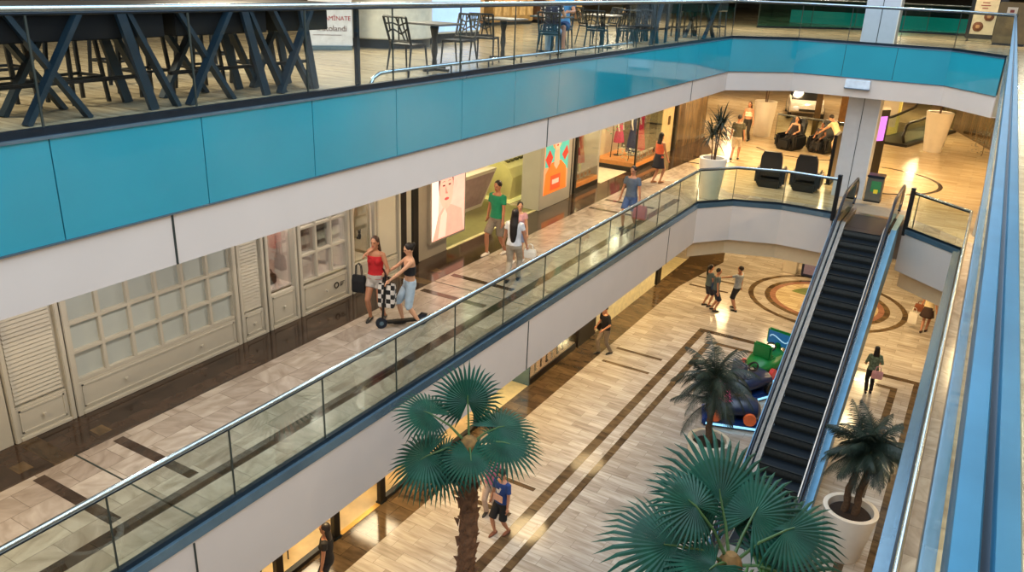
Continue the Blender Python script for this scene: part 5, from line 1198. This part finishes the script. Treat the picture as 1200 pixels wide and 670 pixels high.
bag('shopping_bag', 'white shopping bag hanging beside the person in cream top', W_(p,(-.42,-.05,.22)), .3, .12, .42, M_WHT, facing(-10), .2)
p, tr, _ = person('man in navy tee shirt with pale emblem and black shorts beside the palm trunk', -7.18, 12.45, 0, 1.66, facing(170), hair='short', top='tee', topm=c('23407a'), bottom='shorts', botm=c('141417'), leglen=.95, sleeve=.7, shoem=c('7a4a34'), feet=((.1,.12,0),(-.1,-.12,0)), hands=((.28,.05,.84),(-.26,.1,.85)), look=-.5)
s_ = 1.66/1.75
mb = MB(); mb.bbox(-.13,.13,.128,.142,.93,1.1,.01); mb.build('peach_panel', c('d8a890'), p)
mb = MB(); mb.add([(-.05,.142,1.24),(.06,.142,1.24),(.02,.142,1.12)],[(0,1,2)]); mb.add([(-.09,.141,1.28),(-.05,.141,1.3),(.0,.142,1.16),(-.03,.142,1.14)],[(0,1,2,3)]); mb.build('emblem', M_WHT, p)
person('woman in pink top and pale trousers mostly hidden behind the fan palm trunk', -7.75, 12.95, 0, 1.62, facing(185), skin=M_SKIN2, female=True, hair='long', top='tee', topm=c('c06a86'), bottom='trousers', botm=c('c0a896'), feet=((.08,.1,0),(-.08,-.1,0)))
person('dark haired person in black at the shop entrance in the bottom left corner', -8.98, 9.0, 0, 1.72, facing(120), hair='long', female=True, top='tee', topm=c('18161a'), bottom='trousers', botm=c('202028'))
# top floor couple
M_DOT = mat('dotted_cloth','1d2438',.8)
def dots():
    m = bpy.data.materials.new('dotted_navy'); m.use_nodes = True; nt = m.node_tree; v = nt.nodes.new('ShaderNodeTexVoronoi'); v.inputs['Scale'].default_value = 14; v.inputs['Randomness'].default_value = .2
    r = nt.nodes.new('ShaderNodeValToRGB'); r.color_ramp.interpolation = 'CONSTANT'; r.color_ramp.elements[0].color = lin('d8d2c8'); r.color_ramp.elements[1].color = lin('1a2036'); r.color_ramp.elements[1].position = .3
    g = nt.nodes.new('ShaderNodeTexCoord'); nt.links.new(g.outputs['Object'], v.inputs['Vector']); nt.links.new(v.outputs['Distance'], r.inputs[0]); nt.links.new(r.outputs[0], nt.nodes['Principled BSDF'].inputs['Base Color']); return m
person('woman in navy dotted top sitting at the table on the top floor', -7.95, 14.97, L2, 1.68, facing(20), skin=M_SKIN2, female=True, hair='short', top='tee', topm=dots(), bottom='trousers', botm=c('7f95ad'), pelvis=.56, feet=((.12,.45,0),(-.1,.4,0)), hands=((.2,.42,.8),(-.2,.42,.8)))
person('man in light blue tee shirt and navy shorts sitting at the top floor table', -8.5, 16.52, L2, 1.78, facing(197), hair='short', top='tee', topm=c('4f92c4'), bottom='shorts', botm=c('1c3a66'), leglen=.95, pelvis=.56, feet=((.16,.42,0),(-.14,.5,0)), hands=((.2,.4,.82),(-.2,.4,.82)), sleeve=.6)
finish_people()
# ------------------------------------------------------------------ light
def area(name, loc, sx, sy, power, col, rot=(0,0,0), shape='RECTANGLE', spread=PI):
    l = bpy.data.lights.new(name, 'AREA'); l.energy = power; l.color = col; l.shape = shape; l.size = sx; l.size_y = sy; l.spread = spread
    o = bpy.data.objects.new(name, l); C.objects.link(o); o.location = loc; o.rotation_euler = rot; return o
WARM = (1, .74, .42); GOLD = (1, .72, .36); NEUT = (1, .9, .78); SKY = (.72, .86, 1)
area('skylight', (-3.5, 9.5, 15), 7, 36, 2700, SKY)
for y in (2, 6, 10, 14, 18, 22):
    area('corridor_downlight', (-9.1, y, 8.3), .5, .5, 85 if y < 4 else 42 if y < 12 else 66, GOLD if y < 4 else NEUT if y < 12 else WARM, shape='DISK')
for x, y in ((-9, 27), (-7, 31), (-9.5, 34), (-4, 33), (-1, 31), (-6, 39), (-2, 43), (-12, 40), (1.5, 36), (-9, 46), (1,24), (-8, 53), (-13, 48), (-3, 50)):  # last three lamps added to lighten the dark far end
    area('far_downlight', (x, y, 8.25), .6, .6, 170, GOLD if x > -8 else WARM, shape='DISK')
for y in (1, 5, 9, 13, 17, 21, 25, 29):
    area('ground_downlight', (-8.9, y, 3.6), 1.1, 1.1, 58, GOLD, shape='DISK', spread=2.1)
for x, y in ((-6, 29), (-2, 29), (-6, 34), (-2, 33), (-.5, 27), (-4, 38), (-9, 36)):
    area('ground_far_downlight', (x, y, 3.6), .8, .8, 105, GOLD, shape='DISK')
for y in (6, 11, 16, 21): area('ground_right_downlight', (1.2, y, 3.6), .3, .3, 40, WARM, shape='DISK')
for y in (4, 10, 16, 22): area('right_corridor_downlight', (2, y, 8.3), .5, .5, 50, WARM, shape='DISK')
for y in (8, 12, 14.5): area('ground_shop_light', (-12.5, y, 3.55), 1, 1, 55, (1,.8,.5))
area('ground_shop_light', (-12, 20, 3.55), 1, 1, 60, WARM); area('ground_shop_light', (-11, 26, 3.55), .8, .8, 60, GOLD)
area('cosmetics_light', (-13.2, 18, 8.25), 2, 3, 120, (1, .93, .55))
for y in (23.6, 25.6, 28.2): area('display_light', (-11.5, y, 8.2), .5, .8, 75, (1, .85, .6))
area('end_wall_fill', (-9.6, 33, 8.2), .6, .6, 90, GOLD)  # unseen lamp added to brighten the brown end wall
for y in (10.1, 11.2, 12.4): area('showcase_light', (-11.15, y, L1+2.85), .3, .5, 30, (1, .85, .75))
for x, y in ((-10.5, 4), (-10.5, 9), (-11, 14), (-11, 19), (-11, 24), (-8, 31), (-3, 33), (1, 33), (-13, 30), (-5, 45), (2.2, 1.5), (2.2, 7), (2.2, 13)):  # last three, on the right, are unseen lamps added to warm the left fascia
    area('food_court_and_fill_light', (x, y, 13.3), .9, .9, 230, (1, .86, .62), shape='DISK')
w = bpy.data.worlds.new('World'); sc.world = w; w.use_nodes = True
bgn = w.node_tree.nodes['Background']; bgn.inputs[0].default_value = (.55, .75, 1, 1); bgn.inputs[1].default_value = .4
# ------------------------------------------------------------------ camera
cam = bpy.data.cameras.new('camera'); cam.sensor_width = 36; cam.lens = 936.09/1200*36; cam.clip_start = .01; cam.clip_end = 300
co = bpy.data.objects.new('camera', cam); C.objects.link(co)
yaw, pit, rol = (math.radians(v) for v in (29.87969988, 21.17471065, -2.43419364))
f = Vector((-math.sin(yaw)*math.cos(pit), math.cos(yaw)*math.cos(pit), -math.sin(pit))); r = Vector((math.cos(yaw), math.sin(yaw), 0)); d = f.cross(r)
r2 = r*math.cos(rol)+d*math.sin(rol); d2 = -r*math.sin(rol)+d*math.cos(rol)
M = Matrix(((r2.x,-d2.x,-f.x,0),(r2.y,-d2.y,-f.y,0),(r2.z,-d2.z,-f.z,11.4),(0,0,0,1)))
co.matrix_world = M; sc.camera = co
sc.view_settings.view_transform = 'Standard'
try: pass
except Exception: pass
sc.view_settings.exposure = .15
sc.cycles.use_denoising = True
sc.cycles.max_bounces = 8; sc.cycles.transparent_max_bounces = 24; sc.cycles.diffuse_bounces = 3; sc.cycles.glossy_bounces = 3
sc.cycles.sample_clamp_indirect = 4
